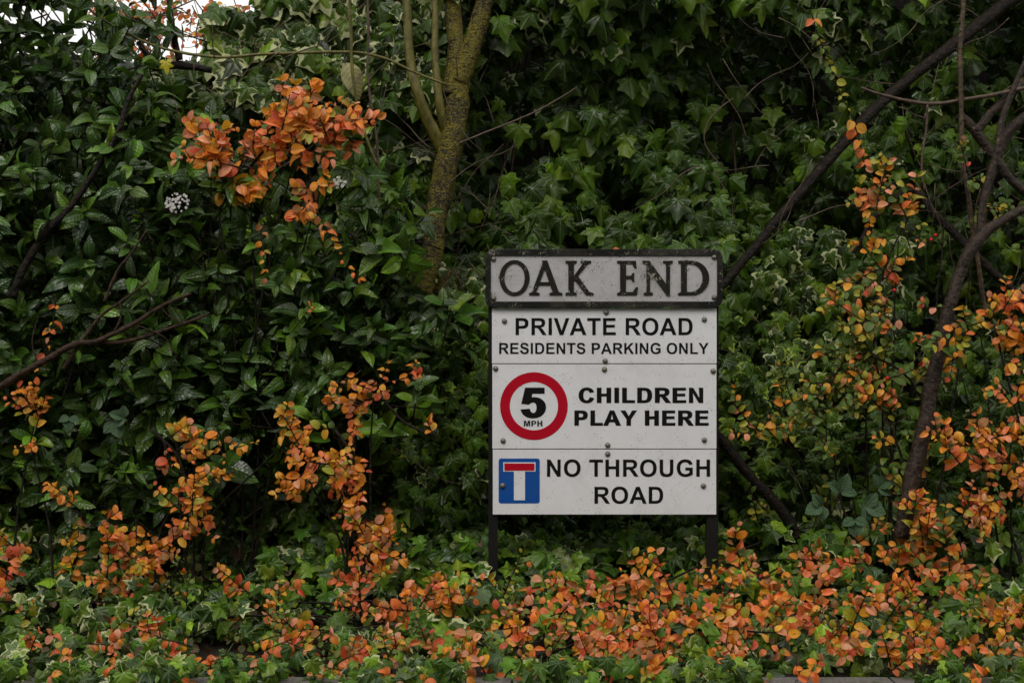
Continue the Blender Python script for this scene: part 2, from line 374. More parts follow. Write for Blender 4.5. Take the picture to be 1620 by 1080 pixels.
# ------------------------------------------------------------------ SIGN
GL = {
'E': (1366, 'M149 0V1466H1236V1218H445V893H1181V646H445V247H1264V0Z'), 'T': (1251, 'M479 0V1218H44V1466H1209V1218H775V0Z'),
'L': (1251, 'M157 0V1466H453V247H1189V0Z'), 'H': (1479, 'M150 0V1466H446V889H1026V1466H1322V0H1026V641H446V0Z'),
'N': (1479, 'M152 0V1466H440L1040 487V1466H1315V0H1018L427 956V0Z'), 'A': (1479, 'M1471 0H1149L1021 333H435L314 0H0L571 1466H884ZM926 580L724 1124L526 580Z'),
'V': (1366, 'M523 0L-1 1466H320L691 381L1050 1466H1364L839 0Z'), 'I': (569, 'M140 0V1466H436V0Z'),
'P': (1366, 'M149 0V1466H624Q894 1466 976 1444Q1102 1411 1187 1300.5Q1272 1190 1272 1015Q1272 880 1223 788Q1174 696 1098.5 643.5Q1023 591 945 574Q839 553 638 553H445V0ZM445 1218V802H607Q782 802 841 825Q900 848 933.5 897Q967 946 967 1011Q967 1091 920 1143Q873 1195 801 1208Q748 1218 588 1218Z'),
'R': (1479, 'M150 0V1466H773Q1008 1466 1114.5 1426.5Q1221 1387 1285 1286Q1349 1185 1349 1055Q1349 890 1252 782.5Q1155 675 962 647Q1058 591 1120.5 524Q1183 457 1289 286L1468 0H1114L900 319Q786 490 744 534.5Q702 579 655 595.5Q608 612 506 612H446V0ZM446 846H665Q878 846 931 864Q984 882 1014 926Q1044 970 1044 1036Q1044 1110 1004.5 1155.5Q965 1201 893 1213Q857 1218 677 1218H446Z'),
'O': (1593, 'M89 724Q89 948 156 1100Q206 1212 292.5 1301Q379 1390 482 1433Q619 1491 798 1491Q1122 1491 1316.5 1290Q1511 1089 1511 731Q1511 376 1318 175.5Q1125 -25 802 -25Q475 -25 282 174.5Q89 374 89 724ZM394 734Q394 485 509 356.5Q624 228 801 228Q978 228 1091.5 355.5Q1205 483 1205 738Q1205 990 1094.5 1114Q984 1238 801 1238Q618 1238 506 1112.5Q394 987 394 734Z'),
'D': (1479, 'M148 0V1466H689Q872 1466 968 1438Q1097 1400 1189 1303Q1281 1206 1329 1065.5Q1377 925 1377 719Q1377 538 1332 407Q1277 247 1175 148Q1098 73 967 31Q869 0 705 0ZM444 1218V247H665Q789 247 844 261Q916 279 963.5 322Q1011 365 1041 463.5Q1071 562 1071 732Q1071 902 1041 993Q1011 1084 957 1135Q903 1186 820 1204Q758 1218 577 1218Z'),
'S': (1366, 'M74 477L362 505Q388 360 467.5 292Q547 224 682 224Q825 224 897.5 284.5Q970 345 970 426Q970 478 939.5 514.5Q909 551 833 578Q781 596 596 642Q358 701 262 787Q127 908 127 1082Q127 1194 190.5 1291.5Q254 1389 373.5 1440Q493 1491 662 1491Q938 1491 1077.5 1370Q1217 1249 1224 1047L928 1034Q909 1147 846.5 1196.5Q784 1246 659 1246Q530 1246 457 1193Q410 1159 410 1102Q410 1050 454 1013Q510 966 726 915Q942 864 1045.5 809.5Q1149 755 1207.5 660.5Q1266 566 1266 427Q1266 301 1196 191Q1126 81 998 27.5Q870 -26 679 -26Q401 -26 252 102.5Q103 231 74 477Z'),
'C': (1479, 'M1087 539L1374 448Q1308 208 1154.5 91.5Q1001 -25 765 -25Q473 -25 285 174.5Q97 374 97 720Q97 1086 286 1288.5Q475 1491 783 1491Q1052 1491 1220 1332Q1320 1238 1370 1062L1077 992Q1051 1106 968.5 1172Q886 1238 768 1238Q605 1238 503.5 1121Q402 1004 402 742Q402 464 502 346Q602 228 762 228Q880 228 965 303Q1050 378 1087 539Z'),
'G': (1593, 'M831 539V786H1469V202Q1376 112 1199.5 43.5Q1023 -25 842 -25Q612 -25 441 71.5Q270 168 184 347.5Q98 527 98 738Q98 967 194 1145Q290 1323 475 1418Q616 1491 826 1491Q1099 1491 1252.5 1376.5Q1406 1262 1450 1060L1156 1005Q1125 1113 1039.5 1175.5Q954 1238 826 1238Q632 1238 517.5 1115Q403 992 403 750Q403 489 519 358.5Q635 228 823 228Q916 228 1009.5 264.5Q1103 301 1170 353V539Z'),
'U': (1479, 'M147 1466H443V672Q443 483 454 427Q473 337 544.5 282.5Q616 228 740 228Q866 228 930 279.5Q994 331 1007 406Q1020 481 1020 655V1466H1316V696Q1316 432 1292 323Q1268 214 1203.5 139Q1139 64 1031 19.5Q923 -25 749 -25Q539 -25 430.5 23.5Q322 72 259 149.5Q196 227 176 312Q147 438 147 684Z'),
'K': (1479, 'M152 0V1466H448V815L1046 1466H1444L892 895L1474 0H1091L688 687L448 442V0Z'), 'Y': (1366, 'M534 0V617L-3 1466H344L689 886L1027 1466H1368L829 615V0Z'),
'M': (1706, 'M145 0V1466H588L854 466L1117 1466H1561V0H1286V1154L995 0H710L420 1154V0Z'),
'5': (1139, 'M91 375L371 404Q383 309 442 253.5Q501 198 578 198Q666 198 727 269.5Q788 341 788 485Q788 620 727.5 687.5Q667 755 570 755Q449 755 353 648L125 681L269 1444H1012V1181H482L438 932Q532 979 630 979Q817 979 947 843Q1077 707 1077 490Q1077 309 972 167Q829 -27 575 -27Q372 -27 244 82Q116 191 91 375Z'),
}
def parse(d):
    out, cur, p = [], [], (0, 0)
    for c, a in re.findall(r'([MLHVQZ])([^MLHVQZ]*)', d):
        n = [float(x) for x in a.split()]
        if c == 'M': cur = [(n[0], n[1])]; p = cur[0]
        elif c == 'L': p = (n[0], n[1]); cur.append(p)
        elif c == 'H': p = (n[0], p[1]); cur.append(p)
        elif c == 'V': p = (p[0], n[0]); cur.append(p)
        elif c == 'Q':
            q, e = (n[0], n[1]), (n[2], n[3])
            for k in (1, 2, 3):
                t = k/3; cur.append(((1-t)**2*p[0]+2*t*(1-t)*q[0]+t*t*e[0], (1-t)**2*p[1]+2*t*(1-t)*q[1]+t*t*e[1]))
            p = e
        else: out.append(cur)
    return out
def embolden(c, d):
    c = [p for i, p in enumerate(c) if math.dist(p, c[i-1]) > 2]; n = len(c); out = []
    for i in range(n):
        a, b, e = c[i-1], c[i], c[(i+1) % n]
        n1 = Vector((-(b[1]-a[1]), b[0]-a[0])).normalized(); n2 = Vector((-(e[1]-b[1]), e[0]-b[0])).normalized()
        m = n1+n2; m = m/max(m.dot(n1), 0.55) if m.length > .01 else n1
        out.append((b[0]+m.x*d[0], b[1]+m.y*d[1]))
    return out
def curve_mesh(name, polys, depth, bevel=0.0):
    cu = bpy.data.curves.new(name, 'CURVE'); cu.dimensions = '2D'; cu.fill_mode = 'BOTH'; cu.extrude = depth; cu.bevel_depth = bevel
    for pl in polys:
        s = cu.splines.new('POLY'); s.points.add(len(pl)-1); s.use_cyclic_u = True
        for i, (x, y) in enumerate(pl): s.points[i].co = (x, y, 0, 1)
    ob = bpy.data.objects.new(name, cu); scene.collection.objects.link(ob)
    bpy.context.view_layer.update()
    me = bpy.data.meshes.new_from_object(ob.evaluated_get(bpy.context.evaluated_depsgraph_get()))
    bpy.data.objects.remove(ob); bpy.data.curves.remove(cu); return me
def plate(name, polys, yface, mat, parent, depth=0.0003, bevel=0.0):
    """polys in photo pixels on the sign's own plane; yface = front face depth"""
    pp = [[((x-810)*PX, (540-y)*PX) for x, y in pl] for pl in polys]
    me = curve_mesh(name, pp, depth, bevel)
    for v in me.vertices:
        x, y, z = v.co; v.co = (x, yface-z+depth+bevel, CAMZ+y)
    me.flip_normals() if False else None
    return mesh_obj(name, me, mat, parent)
def text_polys(t, x0, x1, y0, y1, bold=(0, 0), track=0):
    cs, x = [], 0
    for ch in t:
        if ch == ' ': x += 569+track; continue
        wd, d = GL[ch]
        cs += [[(a+x, b) for a, b in (embolden(c, bold) if bold[0] else c)] for c in parse(d)]
        x += wd+track+bold[0]*1.2
    mn = min(p[0] for c in cs for p in c); mx = max(p[0] for c in cs for p in c)
    cap = 1466+2*bold[1]; 
    out = [[(x0+(a-mn)*(x1-x0)/(mx-mn), y1-(b+bold[1])*(y1-y0)/cap) for a, b in c] for c in cs]
    counts = [sum(len(parse(GL[ch][1])) for ch in wd) for wd in t.split(' ')]; res = []
    for k in counts: res.append(out[:k]); out = out[k:]
    return res
def rrect(x0, x1, y0, y1, r, n=6):
    o = []
    for cx, cy, a0 in ((x1-r, y0+r, -90), (x1-r, y1-r, 0), (x0+r, y1-r, 90), (x0+r, y0+r, 180)):
        for k in range(n+1):
            a = R(a0+90*k/n); o.append((cx+r*math.cos(a), cy+r*math.sin(a)))
    return o
def circ(cx, cy, r, n=64, ry=None): return [(cx+r*math.cos(2*math.pi*k/n), cy+(ry or r)*math.sin(2*math.pi*k/n)) for k in range(n)]

def paint(name, col, rough=0.4, speck=0.0, chips=None, dirt=0.25, drops=0.0, grime=(0.25, 0.22, 0.18)):
    m, ns, ls, b = new_mat(name)
    tc = nd(ns, 'ShaderNodeTexCoord'); o_ = tc.outputs['Object']
    n1 = noise_(ns, ls, 6, 6, o_, .7); c = mix_(ns, ls, math_(ns, ls, 'MULTIPLY', ramp_(ns, ls, n1, .42, .75), dirt), col, grime)
    if speck:
        vo = nd(ns, 'ShaderNodeTexVoronoi'); vo.inputs['Scale'].default_value = 190; ls.new(o_, vo.inputs['Vector'])
        n2 = noise_(ns, ls, 30, 3, o_, .7)
        s = math_(ns, ls, 'MULTIPLY', ramp_(ns, ls, vo.outputs['Distance'], .14, .26, 1, 0), ramp_(ns, ls, n2, .52, .62))
        c = mix_(ns, ls, math_(ns, ls, 'MULTIPLY', s, speck), c, (0.03, 0.03, 0.025))
        n4 = noise_(ns, ls, 420, 2, o_, .6); c = mix_(ns, ls, math_(ns, ls, 'MULTIPLY', ramp_(ns, ls, n4, .6, .75), .35), c, (.25, .24, .22))
    if chips:
        n3 = noise_(ns, ls, 210, 4, o_, .75); n5 = noise_(ns, ls, 28, 3, o_, .6)
        f = ramp_(ns, ls, math_(ns, ls, 'ADD', n3, math_(ns, ls, 'MULTIPLY', math_(ns, ls, 'SUBTRACT', n5, .5), .6)), .635, .67)
        c = mix_(ns, ls, f, c, chips)
    ls.new(c, b.inputs['Base Color']); b.inputs['Roughness'].default_value = rough; b.inputs['Specular IOR Level'].default_value = .22
    bp = setv(nd(ns, 'ShaderNodeBump'), {'Strength': 0.5, 'Distance': 0.001})
    if drops:
        vo = nd(ns, 'ShaderNodeTexVoronoi'); vo.inputs['Scale'].default_value = 230; ls.new(o_, vo.inputs['Vector'])
        bp.inputs['Strength'].default_value = drops; ls.new(ramp_(ns, ls, vo.outputs['Distance'], .05, .35, 1, 0), bp.inputs['Height'])
    else: ls.new(noise_(ns, ls, 300, 3, o_), bp.inputs['Height']); bp.inputs['Strength'].default_value = .12
    ls.new(bp.outputs[0], b.inputs['Normal']); return m
M_plate = paint('plate_enamel', (0.46, 0.445, 0.465), 0.38, 1.0, (0.05, 0.05, 0.04), 0.8, 0.6)
bpy.data.materials['plate_enamel']  # weathered name plate
M_rim = paint('rim_black', (0.012, 0.012, 0.011), 0.35, 0, (0.22, 0.2, 0.16), 0.2)
M_old = paint('old_letter_black', (0.013, 0.012, 0.009), 0.45, 0, (0.36, 0.35, 0.28), 0.2, 0, (0.05, 0.05, 0.025))
M_white = paint('sign_white', (0.72, 0.71, 0.735), 0.32, 0.9, None, 0.22)
M_black = paint('letter_black', (0.008, 0.007, 0.008), 0.35, 0, None, 0.0)
M_red = paint('sign_red', (0.42, 0.004, 0.018), 0.35, 0, None, 0.0)
M_blue = paint('sign_blue', (0.006, 0.07, 0.30), 0.35, 0, None, 0.05)
M_post = paint('post_black', (0.011, 0.010, 0.010), 0.4, 0, None, 0.3, 0, (0.03, 0.03, 0.02))
M_bolt = rough_mat('bolt_zinc', (0.10, 0.09, 0.07), (0.26, 0.24, 0.20), 300, 0.4, 0.3, 0.0005); M_bolt.node_tree.nodes['Principled BSDF'].inputs['Metallic'].default_value = .6

sign = empty('street_sign', 'black-posted white sign board reading OAK END above PRIVATE ROAD and NO THROUGH ROAD', 'sign', loc=(P(957, 0).x, 0.02, .2))
for a, b_ in ((772.5, 787.5), (1119, 1137.5)):
    m = MB(); m.box(P(a, 0).x, P(b_, 0).x, .012, .042, .12, P(0, 400).z); p = m.build('post', M_post, sign, smooth=False)
m = MB()
for py in (575.1, 710): m.box(P(786, 0).x, P(1126, 0).x, .0095, .0115, P(0, py+9).z, P(0, py-9).z)
m.build('joint_dark_strip', M_post, sign, smooth=False)  # dark strips added behind the panel joints so the gaps read dark
def bolt(px, py, yf, parent):
    c = P(px, py, 0); m = MB(); prof = [(0, -.0052), (.0030, -.0050), (.0055, -.0036), (.0066, -.0014), (.0066, 0), (.0078, .0002), (.0078, .0012)]
    n = 12; base = []
    for r, y in prof:
        if r == 0: m.v.append((c.x, yf+y-.0012, c.z)); continue
        for k in range(n): a = 2*math.pi*k/n; m.v.append((c.x+r*math.cos(a), yf+y-.0012, c.z+r*math.sin(a)))
    for k in range(n): m.f.append((0, 1+k, 1+(k+1) % n))
    for j in range(len(prof)-2):
        for k in range(n): m.f.append((1+j*n+k, 1+(j+1)*n+k, 1+(j+1)*n+(k+1) % n, 1+j*n+(k+1) % n))
    return m.build('bolt', M_bolt, parent)
# name plate
Y1 = -.004
npl = plate('nameplate', [rrect(770, 1140.5, 396.5, 484.5, 11)], Y1, M_plate, sign, .003, 0)
npl['label'] = 'weathered grey name plate with raised black serif letters OAK END'
plate('border', [rrect(768.5, 1142, 395, 486, 13), rrect(776, 1134.5, 404, 477.5, 7)[::-1]], Y1-.0042, M_rim, npl, .0020, .0012)
SG = {
'E': [[(0, 0), (0, 5), (9, 8), (9, 92), (0, 95), (0, 100), (55, 100), (57, 80), (52, 80), (46, 92), (25, 93), (25, 56), (41, 56), (46, 64), (50, 64), (50, 40), (46, 40), (42, 48), (25, 48), (25, 8), (47, 8), (56, 22), (61, 22), (58, 0)]],
'N': [[(0, 0), (0, 5), (9, 8), (9, 90), (-4, 95), (-4, 100), (18, 100), (73, 30), (73, 92), (63, 95), (63, 100), (93, 100), (93, 95), (84, 92), (84, -3), (76, -3), (19, 70), (19, 8), (28, 5), (28, 0)]],
'A': [[(0, 0), (0, 5), (8, 8), (40, 96), (38, 101), (52, 101), (86, 8), (96, 5), (96, 0), (60, 0), (60, 5), (69, 8), (62, 29), (27, 29), (19, 8), (29, 5), (29, 0)], [(30, 37), (45, 78), (59, 37)]],
'K': [[(0, 0), (0, 5), (9, 8), (9, 92), (0, 95), (0, 100), (34, 100), (34, 95), (25, 92), (25, 54), (56, 93), (48, 96), (48, 100), (80, 100), (80, 95), (70, 92), (38, 56), (75, 8), (88, 5), (88, 0), (65, 0), (29, 44), (25, 40), (25, 8), (34, 5), (34, 0)]],
'D': [[(0, 0), (0, 5), (8, 8), (8, 92), (0, 95), (0, 100)]+[(40+50*math.sin(R(a)), 50+50*math.cos(R(a))) for a in range(0, 181, 12)],
      [(24, 92), (24, 8)]+[(36+36*math.sin(R(a)), 50-42*math.cos(R(a))) for a in range(0, 181, 12)]],
'O': [[(50+50*math.cos(R(a)), 50+52*math.sin(R(a))) for a in range(0, 360, 9)], [(50+35*math.cos(R(a)), 50+43*math.sin(R(a))) for a in range(0, 360, 9)]],
}
pl = []
for ch, x0, x1 in (('O', 790.5, 837.5), ('A', 837.5, 889), ('K', 895, 938.5), ('E', 976.5, 1008.5), ('N', 1016.5, 1063.5), ('D', 1073, 1121)):
    mn = min(p[0] for p in SG[ch][0]); mx = max(p[0] for p in SG[ch][0])
    pl += [[(x0+(a-mn)*(x1-x0)/(mx-mn), 466.5-b*.535) for a, b in c] for c in SG[ch]]
for w_ in (pl[:5], pl[5:]): plate('lettering', w_, Y1-.0032, M_old, npl, .0014, .0008)
for q in ((781, 410), (1129.5, 407), (781, 472), (1129.5, 470.5)): bolt(*q, Y1, npl)
for i, x in enumerate((802, 838, 870, 910, 957, 1001, 1050, 1100)): pass
Y2 = .0035
def panel(x0, x1, ya, yb, label):
    m = MB(); x0_, z1, x1_, z0 = P(x0, 0).x, P(0, ya).z, P(x1, 0).x, P(0, yb).z
    m.box(x0_, x1_, Y2, Y2+.005, z0, z1); o = m.build('sign_panel', M_white, sign, smooth=False); o['label'] = label; return o
p1 = panel(778.3, 1134, 487.5, 574.4, 'white panel reading PRIVATE ROAD RESIDENTS PARKING ONLY')
p2 = panel(778.9, 1133.7, 575.9, 709.3, 'white panel with the red five mph ring and CHILDREN PLAY HERE')
p3 = panel(779.6, 1133.3, 710.8, 813.5, 'white panel with the blue no through road mark')
YT = Y2-.0006
for w_ in text_polys('PRIVATE ROAD', 815.7, 1096, 503, 530, track=20): plate('lettering', w_, YT, M_black, p1)
for w_ in text_polys('RESIDENTS PARKING ONLY', 789.7, 1121.4, 542.3, 559.8, track=20): plate('lettering', w_, YT, M_black, p1)
BB = (66, 22)
for w_ in text_polys('CHILDREN', 915.4, 1112.8, 613, 637.4, BB, 40): plate('lettering', w_, YT, M_black, p2)
for w_ in text_polys('PLAY HERE', 908.7, 1121.4, 649, 673.2, BB, 40): plate('lettering', w_, YT, M_black, p2)
for w_ in text_polys('5', 823.3, 864, 612.2, 660.8, BB): plate('speed_number', w_, YT, M_black, p2)
for w_ in text_polys('MPH', 828.9, 858.2, 665.2, 674.1, (40, 10), 40): plate('lettering', w_, YT, M_black, p2)
plate('red_ring', [circ(844.7, 642.2, 53.6), circ(844.7, 642.2, 38.2)[::-1]], YT, M_red, p2)
for w_ in text_polys('NO THROUGH', 865.4, 1123.6, 726.7, 753.8, track=20): plate('lettering', w_, YT, M_black, p3)
for w_ in text_polys('ROAD', 940.6, 1049.4, 769.7, 796.4, track=20): plate('lettering', w_, YT, M_black, p3)
plate('blue_square', [rrect(788.9, 853.9, 725, 796, 4)], YT, M_blue, p3)
plate('white_mark', [[(796.2, 731), (847.2, 731), (847.2, 745.6), (830.6, 745.6), (830.6, 791), (813, 791), (813, 745.6), (796.2, 745.6)]], YT-.0007, M_white, p3)
plate('red_bar', [[(797.9, 732.7), (845.6, 732.7), (845.6, 744.1), (797.9, 744.1)]], YT-.0014, M_red, p3)
for q in ((959, 494), (798, 508), (1114.5, 505.5), (957.5, 571)): bolt(*q, Y2, p1)
for q in ((784, 583), (956.5, 584.5), (1128.5, 587), (796, 697), (1114.5, 696), (961.5, 704)): bolt(*q, Y2, p2)
for q in ((961.5, 718), (1113, 768.5)): bolt(*q, Y2, p3)
bolt(795, 768, Y2-.001, p3)

# ------------------------------------------------------------------ TREE
def pts(L, y=None): return [P(a[0], a[1], a[2] if len(a) > 2 else y) for a in L]
tree = empty('tree', 'mossy forked tree trunk rising left of the sign', 'tree', loc=P(610, 560, .42))
m = MB()
m.tube(pts([(545, 840, .46), (598, 680, .40), (634, 560, .34), (650, 502, .32), (668, 455, .31), (682, 400, .32), (688, 350, .33), (698, 300, .34), (713, 235, .35), (722, 180, .36), (727, 130, .38)]),
       [rad(r, .35) for r in (28, 23, 18.5, 17.5, 19, 16.5, 17, 19, 20, 19.5, 19)], 24, 9, .22, 3, .004)
m.build('trunk', M_bark, tree)
for L, rr in (([(716, 150, .375), (722, 80, .38), (716, 10, .40), (716, -120, .42), (700, -420, .5)], (22, 14, 13, 12, 9)),
              ([(722, 130, .375), (748, 70, .38), (768, 0, .40), (800, -110, .43), (850, -400, .5)], (20, 16, 14, 13, 9)),
              ([(700, 235, .35), (685, 205, .33), (662, 150, .31), (648, 90, .32), (644, 0, .33), (640, -100, .34), (620, -380, .4)], (12, 10, 8.5, 7.5, 6.5, 6, 4)),
              ([(706, 210, .35), (696, 165, .33), (690, 100, .34), (688, 0, .36), (690, -100, .37), (700, -380, .4)], (9, 7, 6, 5.5, 5, 4))):
    m = MB(); m.tube(pts(L), [rad(r, .36) for r in rr], 14, 7, .12, 5, .003); m.build('limb', M_bark if rr[0] > 15 else M_green, tree)
m = MB(); m.tube(pts([(690, 462, .36), (705, 440, .335), (712, 428, .325)]), [rad(r) for r in (9, 6, 4)], 10, 4, .3, 9); m.build('stub', M_bark, tree)

# ------------------------------------------------------------------ DARK BRANCHES AND STEMS
def branch(name, label, cat_, runs, mat, group=None, part='side_twig', ns=9, thorns=0, wob=.004):
    o = None
    for i, (L, rr, y) in enumerate(runs):
        m = MB(); pp = pts(L, y)
        path = m.tube(pp, [rad(r, y) for r in rr], ns, 6, .22, i*3.1+len(label), wob)
        if thorns and i == 0:
            for k in range(thorns):
                c = random.choice(path); a = random.uniform(0, 6.28); r0 = rad(rr[0], y)
                d = Vector((math.cos(a), math.sin(a)*.9, .35))
                m.tube([c+d*r0*.5, c+d*(r0+.008)], [.0022, .0003], 4, 1)
        if i == 0: o = m.build(name, mat); tag(o, label, cat_, group)
        else: m.build(part, mat, o)
    return o
branch('tree_branch', 'long dark branch crossing diagonally from the top right corner towards the name plate', 'branch',
       [([(1690, -70), (1600, -2), (1500, 78), (1400, 158), (1330, 232), (1262, 310), (1200, 385), (1150, 442), (1080, 520), (1000, 640)], (11.5, 11, 10.5, 9.5, 9, 8, 7.5, 7, 7, 6), .30)], M_dark)
branch('bare_shrub', 'thick dark leaning stem rising through the orange shrub right of the sign', 'trunk',
       [([(1425, 850), (1440, 770), (1458, 690), (1476, 600), (1498, 500), (1520, 430), (1548, 375), (1585, 350), (1640, 318), (1720, 280)], (13, 13, 12.5, 12, 10.5, 9.5, 10.5, 7.5, 7, 6), -.03),
        ([(1550, 372), (1556, 320), (1575, 240), (1592, 170), (1640, 60)], (7, 6, 5.5, 5, 4), -.02)], M_flaky, ns=14)
branch('tree_branch', 'knobbly dark forked branch at the upper right edge', 'branch',
       [([(1515, 182), (1540, 205), (1575, 250), (1600, 285), (1650, 330)], (8, 8.5, 7.5, 7, 7), .14), ([(1542, 208), (1580, 165), (1625, 128), (1680, 90)], (7.5, 6.5, 6, 6), .14),
        ([(1552, 372), (1560, 300), (1600, 205), (1650, 170)], (7, 8, 9, 7), .26)], M_flaky, ns=12)
branch('tree_branch', 'dark branch leaning down to the ground right of the sign posts', 'branch',
       [([(1090, 640), (1140, 695), (1185, 750), (1240, 812), (1262, 850)], (8, 8.5, 9, 9.5, 9), .25)], M_dark)
branch('tree_branch', 'thin dark branch sloping down past the leaning stem to the right edge', 'branch',
       [([(1350, 400), (1385, 345), (1440, 300), (1480, 340), (1530, 390), (1610, 465), (1700, 540)], (3, 4, 5, 7, 7, 6, 6), .34)], M_dark)
branch('tree_branch', 'pale brown twig sagging across the upper right corner', 'branch',
       [([(1362, 138), (1400, 152), (1470, 165), (1540, 155), (1640, 135)], (2, 2.6, 3.2, 3.4, 3.4), .12),
        ([(1467, 165), (1464, 210), (1458, 265), (1462, 300)], (2, 1.8, 1.6, 1), .12)], M_twig)
branch('bramble', 'upright thorny stem standing near the upper right edge', 'bramble',
       [([(1528, -80), (1524, 0), (1518, 80), (1521, 170), (1522, 250), (1532, 320), (1548, 420), (1560, 500)], (4.2, 4.2, 4, 4, 4, 3.8, 3.6, 3.6), .10)], M_thorn, thorns=120)
branch('shrub_branch', 'dark bare branch reaching in from the left edge and forking', 'branch',
       [([(-60, 640), (0, 612), (60, 575), (120, 545), (150, 540), (210, 512), (260, 482), (301, 466)], (6.5, 6, 5.5, 5, 4.4, 3.8, 3, 2.2), -.14),
        ([(140, 542), (200, 540), (250, 525), (300, 508), (332, 494)], (4, 3.6, 3.2, 2.6, 1.6), -.13),
        ([(100, 585), (125, 545), (160, 500), (195, 475), (235, 445)], (3.6, 3.2, 2.6, 2.2, 1.4), -.13),
        ([(165, 478), (185, 430), (205, 405), (232, 365)], (2.8, 2.4, 2, 1.3), -.12),
        ([(205, 512), (228, 520), (262, 536), (276, 560)], (1.4, 1.2, 1, .6), -.14), ([(255, 484), (268, 500), (290, 512)], (1.2, 1, .6), -.14), ([(60, 575), (52, 540), (62, 500)], (1.6, 1.2, .7), -.14), ([(180, 527), (190, 500), (188, 478)], (2.4, 1.8, 1.2), -.14)], M_wood)
branch('shrub_branch', 'dark crooked branch in the upper left foliage', 'branch',
       [([(60, 380), (110, 330), (150, 270), (185, 215), (202, 160), (225, 118)], (6, 5.5, 5, 4.5, 4, 3), .01),
        ([(20, 470), (40, 420), (80, 355)], (6.5, 6.5, 6), .02)], M_dark)
branch('shrub_branch', 'gnarled black branch knot below the patch of sky', 'branch',
       [([(218, 66), (236, 92), (245, 108), (280, 104), (335, 112)], (4, 5, 6, 7, 5), .3),
        ([(258, -60), (270, 20), (276, 60), (285, 95)], (3, 4, 5, 6), .3)], M_dark)
branch('arching_stem', 'long pale green stem arching sideways across the upper left', 'stem',
       [([(105, -20), (160, 30), (240, 72), (330, 90), (430, 86), (540, 82), (600, 90), (650, 112), (705, 133)], (1.6, 1.8, 2.2, 2.4, 2.5, 2.6, 2.4, 2.2, 2), .22)], M_green, ns=7)
branch('upright_stem', 'slender upright green stem left of the tree trunk', 'stem',
       [([(553, -60), (554, 30), (558, 120), (570, 190), (598, 262)], (2.8, 2.6, 2.6, 2.4, 2.2), .20)], M_green, ns=7)
branch('upright_stem', 'thin brown upright stem close beside the tree trunk', 'stem',
       [([(581, -60), (582, 40), (584, 140), (596, 220), (599, 300), (598, 380)], (2, 2, 2, 2, 2, 1.6), .22)], M_twig, ns=7)
branch('twig', 'bare reddish twig rising right from the tree trunk', 'twig',
       [([(725, 226), (760, 212), (830, 185), (880, 158), (912, 138)], (1.6, 1.5, 1.5, 1.3, .9), .28)], M_twig, ns=6)
branch('twig', 'curved straw coloured tendril hanging in the ivy above the sign', 'twig',
       [([(1160, 156), (1138, 172), (1118, 196), (1115, 225), (1130, 250), (1152, 275)], (.9, 1.1, 1.1, 1.1, 1, .8), .36)], M_twig, ns=6)
# fine bare twigs: one tangle
tw = MB()
for k in range(240):
    reg = random.choice([(150, 620, 0, 330, .15), (1150, 1650, 250, 820, .15), (0, 680, 350, 850, .1), (680, 780, 120, 500, .33), (1100, 1650, 0, 300, .3), (180, 480, -20, 110, .5)])
    px, py = random.uniform(reg[0], reg[1]), random.uniform(reg[2], reg[3]); y = reg[4]+random.uniform(-.05, .15)
    a = random.uniform(0, 6.28); L = random.uniform(40, 150); q = []
    for i in range(5):
        q.append(P(px, py, y)); a += random.uniform(-.35, .35); px += math.cos(a)*L/4; py += math.sin(a)*L/4; y += random.uniform(-.02, .02)
    tw.tube(q, [rad(random.uniform(.6, 1.5))*(1-.15*i) for i in range(5)], 5, 3)
o = tw.build('undergrowth', M_twig); tag(o, 'tangle of fine bare twigs threaded through the shrubs', 'twigs', kind='stuff')

# ------------------------------------------------------------------ CLIMBING IVY ON THE FENCE
GPAL = [(.036, .068, .007), (.054, .102, .009), (.082, .145, .010), (.022, .038, .006), (.13, .21, .012)]
def ivy_field(n, x0, x1, y0, y1, yfun, size, dens=None, pal=GPAL, wt=(4, 4, 2, 3, .6)):
    px = rng.uniform(x0, x1, n); py = rng.uniform(y0, y1, n)
    if dens is not None:
        k = rng.uniform(0, 1, n) < dens(px, py); px, py = px[k], py[k]
    n = len(px); y = yfun(px, py)+rng.uniform(-.03, .03, n)
    pos = PA(px, py, y)
    dr = np.stack([rng.normal(0, .42, n), rng.normal(-.25, .2, n), rng.normal(-.9, .25, n)], 1)
    nr = np.stack([rng.normal(0, .38, n), np.full(n, -1.0)+rng.normal(0, .2, n), rng.normal(.55, .35, n)], 1)
    s = size(px, py)*rng.uniform(.6, 1.15, n)*PX*(y+CAMD)/CAMD
    return (pos, dr, nr, s, colour(n, pal, wt)), px, py
HOL = ((850, 90, 80, 55), (760, 330, 40, 90), (1160, 160, 110, 50), (1060, 190, 60, 40), (500, 330, 50, 40), (1130, 100, 60, 50), (1560, 460, 40, 60), (820, 180, 50, 60), (1180, 260, 60, 60), (750, 180, 40, 80), (1000, 300, 40, 50))
def relief(px, py):
    lo = np.clip((py-330)/250, 0, 1)
    y = .54-.10*lo+(.14-.06*lo)*nz2(px, py, 1/170, 1)+.08*nz2(px, py, 1/60, 2)
    for cx, cy, rx, ry in HOL: y = y+.12*np.exp(-((px-cx)/rx)**2-((py-cy)/ry)**2)
    for cx, cy, rx, ry, a in ((700, 690, 75, 160, .33), (1210, 700, 90, 130, .12), (950, 850, 160, 60, .15)): y = y-a*np.exp(-((px-cx)/rx)**2-((py-cy)/ry)**2)
    y = np.minimum(y-.12*np.clip((60-py)/100, 0, 1), .84)
    return np.where((px > 540) & (px < 800), np.maximum(y, np.where(py > 520, .24, .50)), np.maximum(y, .30))
